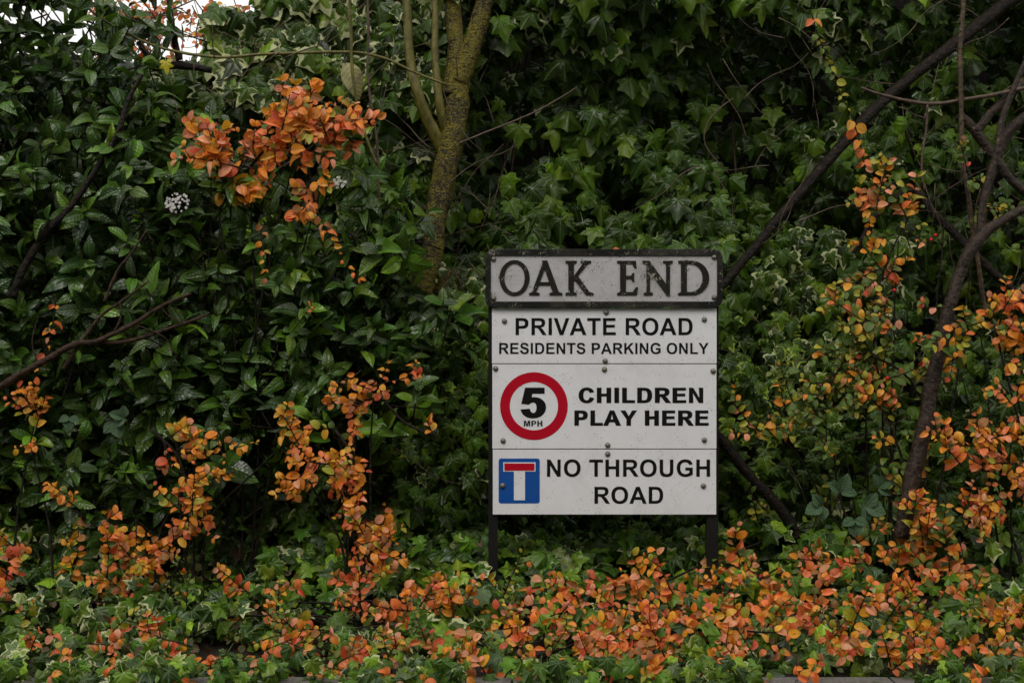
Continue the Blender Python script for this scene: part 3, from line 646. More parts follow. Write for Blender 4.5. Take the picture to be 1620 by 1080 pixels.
def holes(px, py):
    h = nz2(px, py, 1/110, 3)
    d = np.clip(1.0-np.clip((-h-.08)*4, 0, .88), 0, 1)
    for cx, cy, rx, ry in HOL:
        d *= 1-.65*np.exp(-((px-cx)/rx)**2-((py-cy)/ry)**2)
    d = np.where(py < 45, np.maximum(d, .85), d)
    top = np.where(px < 400, np.where(px > 60, 95+0.0*px, 60), -400)   # ivy stops at the low fence on the left
    d = np.where((py < top), 0, d)
    return d
def vari(px, py):   # share of cream-edged leaves
    v = np.zeros_like(px)+.03
    for cx, cy, rx, ry, a in ((430, 110, 190, 70, .75), (720, 470, 60, 80, .55), (1290, 70, 170, 70, .4), (1300, 480, 130, 110, .45), (640, 60, 120, 60, .5), (1200, 160, 90, 60, .3), (900, 30, 160, 40, .15), (1300, 370, 90, 50, .3)):
        v = np.maximum(v, a*np.exp(-((px-cx)/rx)**2-((py-cy)/ry)**2))
    return v
def yel(px, py): 
    v = np.zeros_like(px)
    for cx, cy, rx, ry, a in ((1210, 600, 70, 110, .75), (720, 560, 70, 70, .45), (1190, 740, 40, 60, .5), (620, 700, 60, 60, .2)):
        v = np.maximum(v, a*np.exp(-((px-cx)/rx)**2-((py-cy)/ry)**2))
    return v
def isz(px, py):
    s = np.where(px > 1130, 33.0, 40.0); s = np.where((py > 480), 27.0, s); return s
back, _, _ = ivy_field(9000, -420, 2040, -330, 900, lambda a, b: np.minimum(relief(a, b)+.12, .87), isz, lambda a, b: np.where((a < 400) & (b < 95), 0, .8))
mid, mx_, my_ = ivy_field(11000, -420, 2040, -330, 900, relief, isz, lambda a, b: np.where(b > 430, np.maximum(holes(a, b), .6), holes(a, b)))
front, fx_, fy_ = ivy_field(5200, 560, 2040, -330, 880, lambda a, b: relief(a, b)-.07, isz, lambda a, b: np.maximum(holes(a, b)*(.25+.9*(nz2(a, b, 1/90, 9) > -.05))*np.where((a < 790) & (b < 520), .5, 1), np.where((a > 620) & (a < 790) & (b > 520), .9, 0)))
LV = cat(mid, front); lx = np.concatenate([mx_, fx_]); ly = np.concatenate([my_, fy_])
r_ = rng.uniform(0, 1, len(lx)); isv = r_ < vari(lx, ly); isy = (~isv) & (rng.uniform(0, 1, len(lx)) < yel(lx, ly)); isg = ~(isv | isy)
def ivy_plant(label, parts, stems):
    root = empty('climbing_ivy', label, 'ivy', 'climbing ivy on the fences', loc=stems[0][0])
    for mat, L, tp in parts: leaves('foliage', tp, L, mat, root)
    for s_ in stems: m = MB(); m.tube(s_, [.006, .005, .004, .002][:len(s_)], 6, 5, .2, 3, .02); m.build('stem', M_twig, root)
def stemset(x0, x1, n, top=0):
    out = []
    for k in range(n):
        x = random.uniform(x0, x1); out.append([P(x, 840, .72), P(x+random.uniform(-60, 60), 560, .74), P(x+random.uniform(-90, 90), 280, .72), P(x+random.uniform(-140, 140), top, .70)])
    return out
bpx = back[0][:, 0]/(PX*(back[0][:, 1]+CAMD)/CAMD)+810
for lab, a, b in (('dark ivy in shade behind the left evergreen shrub', -500, 640), ('dense dark green ivy curtain behind and above the sign', 640, 1140), ('ivy with mixed green and pale edged leaves right of the sign', 1140, 2100)):
    k = (lx >= a) & (lx < b); kb = (bpx >= a) & (bpx < b)
    ivy_plant(lab, [(M_ivy, sub(back, kb), IVYLO), (M_ivy, sub(LV, k & isg), IVY), (M_ivyv, sub(LV, k & isv), IVY), (M_ivyy, sub(LV, k & isy), IVY)],
              stemset(max(a, -300), min(b, 1900), 7, 110 if a < 0 else -150))
# trailing cream-edged ivy over the low fence top
tl, _, _ = ivy_field(900, 330, 720, -140, 165, lambda a, b: .42+.06*nz2(a, b, 1/60, 4), lambda a, b: 42+0*a, lambda a, b: np.where(b > 10, np.clip(1.1-np.abs(b-80)/110, .1, 1), np.where(a > 420, .7, 0)))
k = rng.uniform(0, 1, len(tl[0])) < .6
root = empty('climbing_ivy', 'cream edged ivy hanging over the low fence under the arching stem', 'ivy', 'climbing ivy on the fences', loc=P(430, 120, .5))
leaves('foliage', IVY, sub(tl, k), M_ivyv, root); leaves('foliage', IVY, sub(tl, ~k), M_ivy, root)

# ------------------------------------------------------------------ EVERGREEN SHRUB (left)
VPAL = [(.022, .042, .008), (.036, .070, .010), (.056, .108, .012), (.082, .155, .012), (.16, .27, .018)]
def vib_density(px, py):
    d = np.zeros_like(px)
    for cx, cy, rx, ry, a in ((60, 180, 210, 250, 1), (180, 430, 260, 260, 1), (430, 520, 230, 190, 1), (570, 560, 130, 150, 1), (250, 700, 260, 120, .9), (540, 400, 110, 110, .8), (560, 300, 50, 60, .5), (-200, 400, 260, 500, 1), (20, -10, 110, 110, 1), (620, 640, 60, 90, .6)):
        d = np.maximum(d, a*np.clip(1.55-((px-cx)/rx)**2-((py-cy)/ry)**2, 0, 1))
    for cx, cy, rx, ry in ((330, 130, 60, 40), (430, 320, 60, 60), (180, 520, 40, 30), (100, 540, 50, 40), (530, 345, 40, 30), (265, 5, 150, 85), (672, 420, 38, 85), (652, 480, 48, 62), (590, 730, 30, 35), (480, 770, 25, 40)):
        d *= 1-.85*np.exp(-((px-cx)/rx)**2-((py-cy)/ry)**2)
    return d
def twig_leaves(base, d, length, npair, size, pal, wt, spread=1.0):
    """opposite leaf pairs along a short twig"""
    d = d.normalized(); a = d.cross(Vector((random.uniform(-.3, .3), random.uniform(-.3, .3), 1))).normalized(); b = d.cross(a)
    P_, D_, N_, S_, T_ = [], [], [], [], []
    for i in range(npair):
        t = (i+.6)/npair; p = base+d*length*t; th = (i % 2)*1.4+random.uniform(-.3, .3)
        ax = a*math.cos(th)+b*math.sin(th)
        for s in (-1, 1):
            q = ax*s*spread+d*random.uniform(.35, .8)+Vector((0, 0, -.15))
            nn = (d*1.0-ax*s*.5+Vector((0, -.35, .55))+Vector((random.gauss(0, .25), random.gauss(0, .25), random.gauss(0, .2))))
            P_.append(p); D_.append(q); N_.append(nn); S_.append(size*random.uniform(.65, 1.15)*(1-.25*t))
    return P_, D_, N_, S_
def vib_plant(label, n, x0, x1, y0, y1, dens, yfun, loc, size=50, npal=VPAL):
    root = empty('evergreen_shrub', label, 'shrub', 'evergreen shrubs on the left', loc=loc)
    A = [[], [], [], [], []]; st = MB(); tips = []
    px = rng.uniform(x0, x1, n); py = rng.uniform(y0, y1, n); k = rng.uniform(0, 1, n) < dens(px, py); px, py = px[k], py[k]
    lay = rng.uniform(0, 1, len(px))**1.3*.34; ys = yfun(px, py)+lay; cl = nz2(px, py, 1/70, 11)
    for i in range(len(px)):
        p = P(px[i], py[i], ys[i]); d = Vector((random.gauss(0, .6), -abs(random.gauss(.55, .4)), random.gauss(.35, .5)))
        if d.length < .2: continue
        d.normalize(); L = random.uniform(.05, .10); npair = random.choice((2, 3, 3))
        sz = rad(size, ys[i])*random.uniform(.75, 1.15); a = twig_leaves(p, d, L, npair, sz, None, None)
        m_ = len(a[0]); bright = 1 if random.random() < .05+.12*(cl[i] > .25) else 0
        c = colour(m_, npal, (.2, 1, 2, 3, 1.6) if bright else (3, 4, 2.8, 1.3, .12), .35)
        for j in range(4): A[j] += [tuple(v) if j < 3 else v for v in a[j]]
        A[4] += list(c); st.tube([p-d*.09, p, p+d*L], [.0028, .0022, .0012], 5, 2)
        if random.random() < .12: tips.append(p+d*L)
    leaves('foliage', VIB, A, M_vib, root); st.build('stem', M_dark, root)
    return root, tips
def vy(px, py): return .02+.10*nz2(px, py, 1/150, 6)+.0002*np.clip(px-300, 0, 400)+.16*np.clip((300-py)/300, 0, 1)
r1, t1 = vib_plant('tall glossy dark evergreen shrub with wet leaves filling the left side', 1900, -360, 720, -120, 860, vib_density, vy, P(250, 800, .3))
M_flower = rough_mat('petal', (.62, .58, .55), (.72, .70, .66), 80, .6, .1, .001)
for cx, cy, y, n, r in ((280, 321, -.06, 34, 17), (534, 290, .0, 16, 11)):
    m = MB()
    for k in range(int(n*1.6)):
        a = random.uniform(0, 6.28); q = r*math.sqrt(random.random()); c = P(cx+q*math.cos(a)*1.15, cy+q*math.sin(a)*.9, y-random.uniform(0, .03))
        rr = random.uniform(.0012, .0032)
        for t in range(5):
            b = t*1.257+a; m.blob((c.x+rr*math.cos(b), c.y, c.z+rr*math.sin(b)), rr*.72, .5, 6, 3)
    m.build('flower_cluster', M_flower, r1)
m = MB()   # tiny pale green buds
for c in t1:
    for k in range(12): m.blob((c.x+random.gauss(0, .007), c.y+random.gauss(0, .004), c.z+random.gauss(.004, .005)), .0016, 1, 5, 3)
m.build('flower_bud', rough_mat('bud', (.12, .18, .06), (.2, .25, .1), 50), r1)

# ------------------------------------------------------------------ COTONEASTER
CO = [(.67, .235, .022), (.67, .17, .045), (.64, .32, .028), (.50, .08, .03), (.34, .33, .03), (.065, .15, .02), (.66, .28, .15), (.30, .13, .035)]
W_OR = (6, 4, 3, .8, 1.3, 1.2, 1.6, 1.6); W_MIX = (2, .9, 1.3, .3, 2.8, 5, .6, 1); W_GR = (.3, .1, .3, .1, 3, 9, .1, .4); W_RED = (2, 4.5, 1, 1.6, .6, .8, 3, 1.4); W_YEL = (4, .8, 4, .2, 1.6, .4, .5, .5)
DENS = .47
SZ = 1.0
class Cot:
    def __init__(s): s.A = [[], [], [], [], []]; s.m = MB(); s.bl = []
    def leaf(s, p, d, nn, sz, c):
        s.A[0].append(tuple(p)); s.A[1].append(tuple(d)); s.A[2].append(tuple(nn)); s.A[3].append(sz); s.A[4].append(tuple(c))
    def spray(s, p, a, L, wt, size=20, step=None, y_out=-.25, sub_=1, bend=None, gap=9.5, r=1.2):
        """leafy shoot: pixel-plane angle a, length L px, leaves in two ranks"""
        px, py, y = p; n = max(3, int(L/gap)); path = []; bend = random.uniform(-.03, .05) if bend is None else bend
        for i in range(n+1):
            path.append(P(px, py, y)); a += bend+random.uniform(-.07, .07); px += math.cos(a)*L/n; py += math.sin(a)*L/n; y += y_out*L*PX/n*random.uniform(.3, 1.5)
            if i < 1: continue
            tv = (path[-1]-path[-2]).normalized(); side = 1 if i % 2 else -1
            fn = Vector((random.gauss(0, .35), -1, random.gauss(.45, .3))).normalized(); lat = tv.cross(fn).normalized()
            for sd in ((side,) if random.random() < .45 else (1, -1)):
                d = lat*sd*random.uniform(.6, 1.1)+tv*random.uniform(.2, .9)+Vector((0, random.uniform(-.3, .2), random.uniform(-.35, .1)))
                c = colour(1, CO, wt, .2)[0]
                s.leaf(path[-1], d, fn+Vector((random.gauss(0, .35), 0, random.gauss(0, .35))), rad(size, y)*random.uniform(.5, 1.25)*SZ*(1-.35*i/n), c)
        s.m.tube(path, [rad(r)*(1-.7*i/len(path)) for i in range(len(path))], 5, 2)
        if sub_:
            for k in range(int(L/28)):
                i = random.randrange(1, n); q = path[i]; sc = PX*(q.y+CAMD)/CAMD
                s.spray((q.x/sc+810, 540-(q.z-CAMZ)/sc, q.y), a+random.choice((-1, 1))*random.uniform(.5, 1.1), L*random.uniform(.25, .5), wt, size*.95, None, y_out, sub_-1, None, gap, r*.7)
    def guide(s, L, y, wt, size=20, dens=1.0, slen=60, r=2.5, spread=1.0, y_out=-.3):
        q = pts(L, y) if len(L[0]) == 2 else pts(L)
        s.m.tube(q, [rad(r)*(1-.6*i/len(q)) for i in range(len(q))], 6, 4, 0, 0, .003)
        for i in range(len(L)-1):
            (x0, y0), (x1, y1) = L[i][:2], L[i+1][:2]; seg = math.hypot(x1-x0, y1-y0); a = math.atan2(y1-y0, x1-x0)
            for k in range(max(1, int(seg/22*dens))):
                t = random.random(); s.spray((x0+(x1-x0)*t, y0+(y1-y0)*t, y+random.uniform(-.02, .03)), a+random.choice((-1, 1))*random.uniform(.15, 1.0)*spread, slen*random.uniform(.5, 1.2), wt, size, y_out=y_out)
    def blobs(s, B, y, size=20):
        """(px,py,rx,ry,n,weights)"""
        for cx, cy, rx, ry, n, wt in B:
            s.bl.append((cx, cy, y(cx, cy) if callable(y) else y))
            for k in range(max(2, round(n*DENS))):
                a = random.uniform(0, 6.28); q = math.sqrt(random.random()); px, py = cx+rx*q*math.cos(a), cy+ry*q*math.sin(a)
                yy = y(px, py) if callable(y) else y+random.uniform(-.05, .05)
                s.spray((px, py, yy), random.choice((random.gauss(0, .5), random.gauss(3.14, .5), random.uniform(0, 6.28), random.gauss(-1.57, .6))), random.uniform(30, 85), wt, size*random.uniform(.8, 1.1))
    def carpet(s, n, x0, x1, y0, y1, wt, size=17, seed=3):
        k = 0
        while k < n:
            px, py = random.uniform(x0, x1), random.uniform(y0, y1)
            if mnoise.noise(Vector((px/75, py/45, seed))) < .06: continue
            y = .20-(py-850)*.0034+random.uniform(-.09, .0); p = P(px, py, y); a = random.uniform(0, 6.28); k += 1
            s.m.tube([p+Vector((random.uniform(-.02, .02), .05, -.04)), p], [.0011, .0006], 4, 1)
            for j in range(random.choice((1, 2, 3))):
                b = a+j*2.1; s.leaf(p, (math.cos(b), random.uniform(-.4, .1), math.sin(b)*.8-.2), (random.gauss(0, .4), -1, random.gauss(.6, .35)), rad(size, y)*random.uniform(.6, 1.2), colour(1, CO, wt, .25)[0])
    def build(s, label, loc, berries=(), group='cotoneaster shrubs'):
        root = empty('cotoneaster_shrub', label, 'shrub', group, loc=loc)
        for cx, cy, y in s.bl:
            e = P(cx, cy, y+.04); b0 = Vector(loc)+Vector((random.uniform(-.1, .1), .05, 0)); b0.z = gz(b0.x, b0.y)
            s.m.tube([b0, b0.lerp(e, .4)+Vector((random.uniform(-.04, .04), .03, .05)), b0.lerp(e, .8)+Vector((0, .01, .03)), e], [.0042, .0034, .0024, .0014], 6, 4, 0, 0, .008)
        leaves('foliage', COT, s.A, M_cot, root); s.m.build('stem', M_dark, root)
        for b in berries:
            m = MB(); m.blob(P(*b), .0052, 1, 10, 7); m.build('berry', M_berry, root)
        return root
M_berry = paint('berry_red', (.5, .01, .02), .25)
gy = lambda px, py: .22-(py-850)*.0032+random.uniform(-.06, .03)   # surface of the ground planting
# upper orange spray
SZ = 1.25; c = Cot()
c.guide([(345, 330), (380, 285), (420, 235), (455, 200), (500, 185)], .02, W_OR, 22, 1.2, 55)
c.guide([(330, 250), (375, 262), (410, 268)], .0, W_OR, 20, 1.1, 40)
c.guide([(490, 185), (530, 200), (560, 225)], .0, W_RED, 22, 1.2, 45)
c.guide([(455, 205), (480, 240), (492, 290), (498, 320)], .0, W_OR, 21, 1.2, 45)
c.guide([(448, 130), (460, 165), (475, 190)], .02, W_RED, 19, .9, 30)
c.blobs([(335, 262, 28, 16, 7, W_RED), (345, 300, 25, 22, 5, W_OR), (400, 245, 55, 32, 9, W_OR), (480, 200, 60, 28, 10, W_OR), (350, 300, 30, 30, 4, W_YEL), (535, 215, 30, 25, 4, W_RED), (490, 255, 28, 30, 4, W_OR)], -.01)
c.build('orange and red leaved spray high in front of the evergreen shrub', P(345, 340, .02))
# trailing strings below it
SZ = 1.0
c = Cot()
for L in ([(500, 330), (505, 370), (530, 410), (552, 450)], [(412, 340), (420, 370), (430, 405), (425, 440)], [(490, 470), (495, 490)], [(88, 470), (90, 530), (92, 600), (95, 640)], [(1345, 0), (1345, 0)]):
    if L[0][0] > 1000: continue
    c.spray((L[0][0], L[0][1], -.05), math.atan2(L[-1][1]-L[0][1], L[-1][0]-L[0][0]), math.dist(L[0], L[-1]), W_OR, 17, sub_=0, gap=13, y_out=-.02)
c.build('sparse orange trailing shoots dangling over the evergreen shrub', P(500, 330, -.05))
# middle shoots
c = Cot()
c.guide([(690, 690), (640, 668), (600, 630), (560, 640), (530, 650)], -.06, W_OR, 19, .6, 35, spread=.6)
c.blobs([(590, 600, 38, 20, 7, W_OR), (550, 630, 25, 30, 4, W_OR), (540, 690, 30, 25, 3, W_YEL)], -.08, 19)
c.guide([(530, 680), (560, 730), (545, 780), (580, 820), (600, 880)], -.10, W_OR, 20, 1.5, 45)
c.blobs([(540, 770, 45, 45, 14, W_OR), (585, 860, 35, 30, 8, W_OR), (480, 740, 30, 25, 4, W_YEL)], -.12, 20)
c.build('bright orange shoots between the tree trunk foot and the sign', P(590, 900, -.1))
c = Cot()
c.guide([(240, 680), (280, 720), (300, 780), (320, 850)], -.10, W_OR, 20, 1.0, 45)
c.blobs([(275, 690, 40, 25, 9, W_YEL), (300, 740, 45, 30, 8, W_YEL), (310, 800, 25, 30, 5, W_OR), (210, 890, 60, 35, 12, W_OR), (100, 800, 40, 22, 7, W_YEL), (215, 820, 25, 20, 4, W_YEL), (450, 700, 30, 20, 3, W_YEL)], -.12, 20)
c.build('orange shoots rising through the lower part of the evergreen shrub', P(260, 900, -.12))
c = Cot()
c.blobs([(55, 655, 30, 25, 7, W_OR), (50, 690, 20, 15, 3, W_OR), (30, 930, 40, 30, 5, W_RED)], -.10, 19)
c.build('small orange leaved clump at the left edge', P(50, 760, -.1))
# right shrub
c = Cot()
c.spray((1345, 180, .02), math.atan2(180, 80), 200, W_OR, 19, sub_=0, gap=11, y_out=-.02, bend=0)
c.spray((1283, 20, .08), math.atan2(165, 60), 175, W_GR, 19, sub_=0, gap=11, y_out=-.02, bend=0)
c.guide([(1440, 760), (1400, 640), (1380, 520), (1400, 420), (1440, 340)], .05, W_MIX, 20, .7, 70)
c.guide([(1480, 700), (1440, 600), (1350, 560), (1300, 640)], .05, W_GR, 19, .8, 60)
c.blobs([(1420, 380, 75, 60, 10, W_MIX), (1400, 470, 90, 65, 12, W_MIX), (1370, 600, 85, 60, 12, W_GR), (1300, 650, 60, 50, 9, W_GR), (1230, 690, 50, 30, 4, W_MIX), (1420, 640, 60, 50, 9, W_MIX), (1500, 290, 40, 40, 4, W_GR), (1560, 320, 50, 30, 5, W_GR), (1330, 720, 60, 40, 7, W_GR)], .05, 19)
c.build('tall cotoneaster with green and orange leaves and red berries around the leaning stem', P(1440, 780, .1), [(1473, 379, 0), (1415, 459, -.02), (1404, 598, -.02), (1480, 372, .02)])
c = Cot()
c.guide([(1640, 760), (1600, 620), (1580, 520), (1620, 430)], -.02, W_OR, 20, .9, 60)
c.blobs([(1600, 540, 35, 60, 9, W_OR), (1540, 480, 45, 30, 4, W_MIX), (1600, 690, 50, 60, 14, W_OR), (1520, 590, 40, 40, 5, W_MIX), (1720, 620, 90, 160, 20, W_OR), (1560, 780, 70, 50, 16, W_OR), (1470, 850, 70, 45, 15, W_OR), (1560, 690, 40, 30, 5, W_YEL)], -.05, 20)
c.build('dense orange cotoneaster rising at the right edge', P(1620, 860, 0))
# ground sprawling ones
c = Cot()
c.blobs([(640, 935, 50, 40, 13, W_RED), (700, 960, 60, 40, 14, W_OR), (620, 890, 40, 25, 7, W_OR), (850, 965, 90, 25, 13, W_RED), (770, 1010, 80, 40, 11, W_OR), (850, 1050, 90, 25, 9, W_OR), (430, 1062, 160, 14, 9, W_RED), (820, 1066, 160, 12, 12, W_RED), (640, 1030, 60, 30, 5, W_OR), (300, 1010, 60, 40, 5, W_RED), (400, 960, 60, 50, 9, W_OR), (150, 1000, 160, 60, 8, W_RED), (520, 960, 100, 60, 9, W_RED), (250, 950, 80, 40, 6, W_OR), (380, 1050, 80, 25, 5, W_RED), (70, 900, 60, 30, 5, W_YEL), (-120, 960, 120, 80, 12, W_OR)], gy, 20)
c.carpet(85, 560, 930, 915, 1078, W_RED); c.carpet(40, -150, 560, 900, 1078, W_RED)
c.build('low sprawling orange and pink leaved cotoneaster left of and below the sign', P(650, 1000, -.2))
c = Cot()
c.blobs([(1050, 962, 100, 32, 26, W_OR), (1185, 915, 65, 28, 18, W_OR), (1270, 890, 40, 25, 7, W_RED), (1180, 940, 90, 35, 18, W_OR), (980, 990, 60, 30, 10, W_OR), (1120, 1010, 100, 40, 16, W_RED), (1080, 1060, 160, 16, 9, W_RED), (1000, 1040, 90, 30, 10, W_RED), (1180, 1050, 60, 25, 5, W_RED)], gy, 21)
c.carpet(120, 930, 1290, 905, 1070, W_OR)
c.build('low spreading bright orange cotoneaster in front of the right sign post', P(1080, 1000, -.2))
c = Cot()
c.blobs([(1400, 990, 80, 35, 16, W_RED), (1470, 960, 60, 30, 9, W_OR), (1550, 980, 70, 50, 14, W_MIX), (1430, 1050, 90, 25, 10, W_OR), (1580, 1050, 70, 30, 12, W_OR), (1420, 890, 60, 35, 10, W_OR), (1340, 860, 40, 20, 3, W_MIX), (1500, 900, 60, 35, 8, W_MIX), (1720, 980, 110, 80, 22, W_OR)], gy, 21)
c.carpet(110, 1290, 1700, 880, 1078, W_RED)
c.build('low sprawling cotoneaster with rounded orange leaves in the bottom right corner', P(1480, 1000, -.2))
c = Cot()
c.blobs([(500, 1000, 560, 70, 50, W_GR), (1300, 1010, 330, 60, 34, W_GR), (1300, 830, 160, 30, 10, W_GR)], gy, 15)
c.build('low green leaved cotoneaster shoots creeping along the kerb', P(800, 1060, -.35))
# reddish one against the sky
c = Cot()
c.guide([(120, 25), (190, 50), (250, 25), (330, -10)], .95, W_RED, 15, 1.5, 60, y_out=.0)
c.guide([(150, -40), (200, 40), (215, 80)], .95, W_RED, 15, 1.4, 50, y_out=0)
c.guide([(330, 90), (400, 40), (470, 10)], .95, W_RED, 14, .8, 50, y_out=0)
c.blobs([(190, 75, 55, 18, 15, W_RED), (235, 25, 70, 25, 13, W_RED), (340, 8, 60, 14, 9, W_RED), (290, 60, 40, 20, 4, W_RED), (540, 15, 30, 30, 3, W_OR), (650, 55, 45, 15, 4, W_YEL)], .9, 15)
c.build('red leaved shoots seen against the patch of sky at upper left', P(220, 110, .95))

# ------------------------------------------------------------------ GROUND COVER
def gc(n, size, x0=-260, x1=1880, dens=None, pal=GPAL, wt=(2, 4, 3, 1, 1.6), lift=0.0):
    px = rng.uniform(x0, x1, n); t = rng.uniform(0, 1, n)
    topc = np.interp(px, [-260, 0, 250, 560, 700, 800, 1000, 1140, 1220, 1400, 1620, 1880], [760, 765, 790, 775, 810, 845, 840, 830, 805, 765, 790, 800])
    py = topc+(np.interp(px, [1120, 1210, 1430, 1500], [1092, 1066, 1066, 1088])-topc)*t
    if dens is not None:
        k = rng.uniform(0, 1, n) < dens(px, py); px, py = px[k], py[k]
    n = len(px); bump = nz2(px, py*1.5, 1/60, 21)+.5*nz2(px, py, 1/25, 22)
    y = .25-(py-840)*.0031-.15*bump+rng.uniform(-.05, .07, n)-lift; y = np.clip(y, -.56, .5); pos = PA(px, py, y)
    dr = np.stack([rng.normal(0, .7, n), rng.normal(-.6, .4, n), rng.normal(-.5, .5, n)], 1)
    nr = np.stack([rng.normal(0, .55, n), rng.normal(-.9, .4, n), rng.normal(.6, .5, n)], 1)
    return (pos, dr, nr, size*rng.uniform(.55, 1.15, n)*PX*(y+CAMD)/CAMD, colour(n, pal, wt)), px, py
def clump(px, py, s, f=1/70, t=-.1): return np.where(nz2(px, py, f, s) > t, 1.0, .12)
def gv(px, py):
    v = np.zeros_like(px)+.10
    for cx, cy, rx, ry, a in ((120, 960, 240, 110, .55), (620, 1000, 120, 90, .6), (400, 850, 180, 60, .5), (1250, 980, 120, 60, .4), (1400, 1050, 100, 40, .5), (1350, 850, 60, 30, .5), (850, 870, 60, 30, .25), (60, 850, 90, 50, .5)):
        v = np.maximum(v, a*np.exp(-((px-cx)/rx)**2-((py-cy)/ry)**2))
    return v
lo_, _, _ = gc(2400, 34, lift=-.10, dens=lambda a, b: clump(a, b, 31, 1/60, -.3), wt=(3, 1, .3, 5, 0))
g1, gx, gyy = gc(7000, 31, dens=lambda a, b: clump(a, b, 31, 1/60, -.14)*np.where(nz2(a, b, 1/26, 77) > -.12, 1, .12))
ne = 1150; ex = rng.uniform(-260, 1880, ne); ey = rng.uniform(1040, 1092, ne); k = ((ex < 1170) | (ex > 1460)) & (nz2(ex, ey*.6, 1/45, 5) > -.16); ex, ey = ex[k], ey[k]; ne = len(ex)
ed = (PA(ex, ey, rng.uniform(-.63, -.50, ne)), np.stack([rng.normal(0, .5, ne), rng.normal(-.4, .3, ne), rng.normal(-.8, .3, ne)], 1), np.stack([rng.normal(0, .5, ne), rng.normal(-1, .2, ne), rng.normal(.5, .4, ne)], 1), 28*rng.uniform(.5, 1.1, ne)*PX*.86, colour(ne, GPAL, (1, 1, 1, 1, 1)))
g1 = cat(g1, ed); gx = np.concatenate([gx, ex]); gyy = np.concatenate([gyy, ey])
v_ = rng.uniform(0, 1, len(gx)) < gv(gx, gyy)
BR = [(.058, .120, .010), (.105, .195, .014), (.20, .31, .02), (.026, .055, .008), (.15, .20, .07), (.08, .12, .05)]
g1 = (g1[0], g1[1], g1[2], g1[3], colour(len(gx), BR, (3.4, 2.8, 1.6, 3, .4, .8), .32))
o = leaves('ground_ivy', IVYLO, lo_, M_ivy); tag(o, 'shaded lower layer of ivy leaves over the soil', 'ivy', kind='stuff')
o = leaves('ground_ivy', IVY, sub(g1, ~v_), M_ivy); tag(o, 'green ivy carpeting the bed below the sign', 'ivy', kind='stuff')
o = leaves('ground_ivy', IVY, sub(g1, v_), M_ivyv); tag(o, 'cream edged ivy carpeting the bed along the kerb', 'ivy', kind='stuff')
sm, _, _ = gc(2600, 13, dens=lambda a, b: clump(a, b, 44, 1/45, .05), wt=(1, 3, 3, .5, 2)); 
o = leaves('creeping_greenery', ROUND, sm, M_cot); tag(o, 'tiny rounded green leaves creeping between the ivy', 'ground cover', kind='stuff')
dl, _, _ = gc(900, 24, dens=lambda a, b: np.clip((b-900)/200, .1, 1), pal=[(.07, .035, .018), (.12, .06, .03), (.05, .025, .015)], wt=(1, 1, 1), lift=-.03)
o = leaves('leaf_litter', COT, dl, M_dead); tag(o, 'brown fallen leaves caught under the ground cover', 'leaves', kind='stuff')
px = rng.uniform(1100, 1700, 120); lit = PA(px, rng.uniform(1058, 1074, 120), rng.uniform(-.5, -.47, 120))

# ------------------------------------------------------------------ BRAMBLES, odd leaves
def bramble(label, groups, loc):
    root = empty('bramble_plant', label, 'bramble', 'brambles', loc=loc); A = [[], [], [], [], []]; m = MB()
    for px, py, y, a0, s in groups:
        c_ = P(px, py, y); m.tube([c_+Vector((.0, .12, -.08)), c_+Vector((0, .04, -.02)), c_], [.002, .0016, .0012], 5, 3)
        for k, sc in ((-1.25, .82), (0, 1), (1.25, .82)):
            a = R(a0)+k; d = Vector((math.cos(a), -.25, -math.sin(a)))
            A[0].append(tuple(c_)); A[1].append(tuple(d)); A[2].append((random.gauss(0, .2), -1, .6+random.gauss(0, .2))); A[3].append(rad(s, y)*sc); A[4].append((.055, .11, .045))
    leaves('foliage', BRAM, A, M_bram, root); m.build('stem', M_twig, root)
bramble('dark bramble sprig with three ribbed leaflets low on the left', [(180, 668, -.16, 60, 28), (196, 660, -.17, 200, 24), (110, 660, -.12, 90, 22)], P(180, 800, -.05))
bramble('bramble with pleated grey green leaflets right of the sign foot', [(1330, 778, .02, -70, 32), (1370, 800, .0, 20, 33), (1300, 800, .0, 160, 30), (1390, 770, .03, -40, 28), (1352, 822, -.03, 90, 28)], P(1340, 860, .1))
def one_leaf(name, label, px, py, y, d, n_, size, col, tp=COT, mat=None):
    o = leaves(name, tp, ([tuple(P(px, py, y))], [d], [n_], [rad(size, y)], [col]), mat or M_dead); tag(o, label, 'leaf'); return o
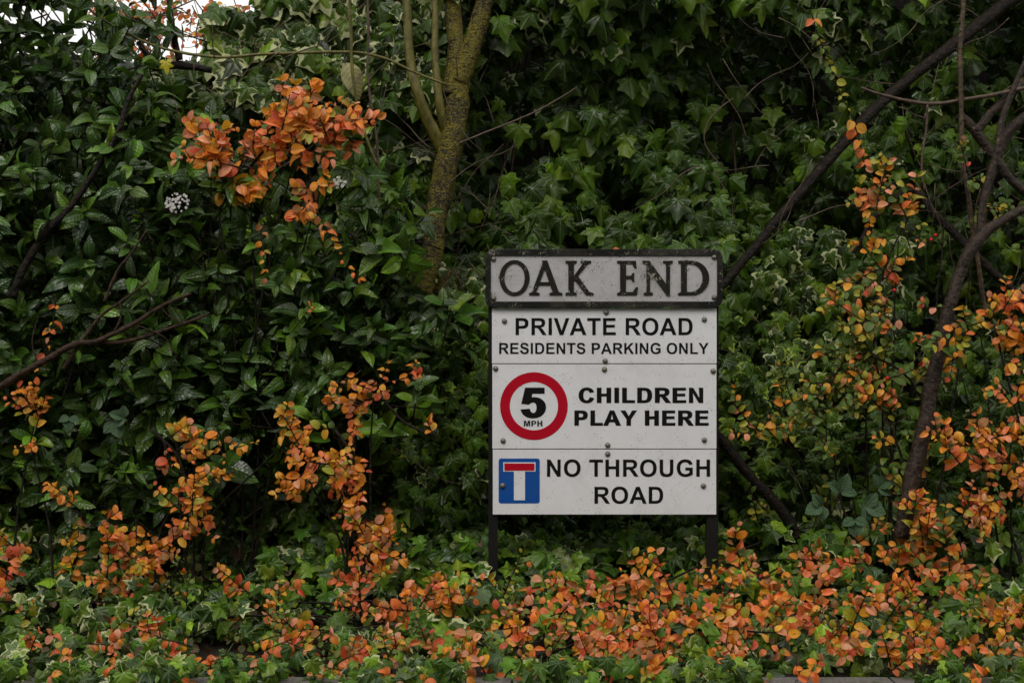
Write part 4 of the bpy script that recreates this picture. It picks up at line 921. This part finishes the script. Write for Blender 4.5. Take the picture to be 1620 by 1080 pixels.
one_leaf('withered_leaf', 'large cream withered leaf hanging beside the thin upright stems', 548, 98, .30, (.35, -.1, -1), (.1, -1, .1), 62, (.30, .28, .12), [oval_tpl(.62, 10, 5, .5, .5, .04)])
one_leaf('yellow_leaf', 'small yellow ivy leaf caught on the black branch knot', 262, 96, -.12, (.1, -.2, -1), (0, -1, .3), 22, (.5, .42, .03), [IVY[2]], M_ivy)
one_leaf('yellow_leaf', 'square yellow leaf lying in the ground ivy at lower left', 378, 925, -.1, (.1, -.4, -1), (0, -1, .5), 24, (.50, .36, .06), [ROUND[0]], M_dead)
one_leaf('orange_leaf', 'small orange leaf resting on top of the name plate', 968, 398, -.001, (.8, .1, .25), (-.1, -.9, .6), 14, (.55, .13, .02), [ROUND[1]], M_cot)
# distant trees beyond the fence, seen through the gap
for i, (x, y, z, s, cnt) in enumerate(((-4.2, 8, 2.0, 1.5, 5200), (-7.5, 9, 2.6, 1.9, 5200))):
    root = empty('distant_tree', ['pale soft tree far behind the low fence, right one', 'pale soft tree far behind the low fence, left one'][i], 'tree', 'trees beyond the fence', loc=(x, y, 0))
    m = MB(); m.tube([(x, y, 0), (x+.1, y, 1.2), (x, y, z+.6)], [.12, .09, .04], 10, 4, .1)
    for k in range(22):
        a = random.uniform(0, 6.28); m.tube([(x, y, z-.6+.05*k), (x+.5*s*math.cos(a), y+.5*s*math.sin(a), z+.04*k), (x+s*.9*math.cos(a), y+s*.9*math.sin(a), z+.3+.05*k)], [.03, .02, .008], 6, 3)
    m.build('trunk', M_twig, root)
    p = rng.normal(0, 1, (cnt, 3)); p = unit(p)*(rng.uniform(0, 1, (cnt, 1))**.4)*np.array([s, s, s*.8])+np.array([x, y, z])
    k = np.array([mnoise.noise(Vector(q)*2.2) for q in p]) > -.02; p = p[k]; n = len(p)
    leaves('crown', ROUND, (p, rng.normal(0, 1, (n, 3)), rng.normal(0, 1, (n, 3)), rng.uniform(.05, .1, n), colour(n, [(.16, .17, .07), (.25, .18, .07), (.12, .16, .06)], (1, 1, 1))), M_dead, root)
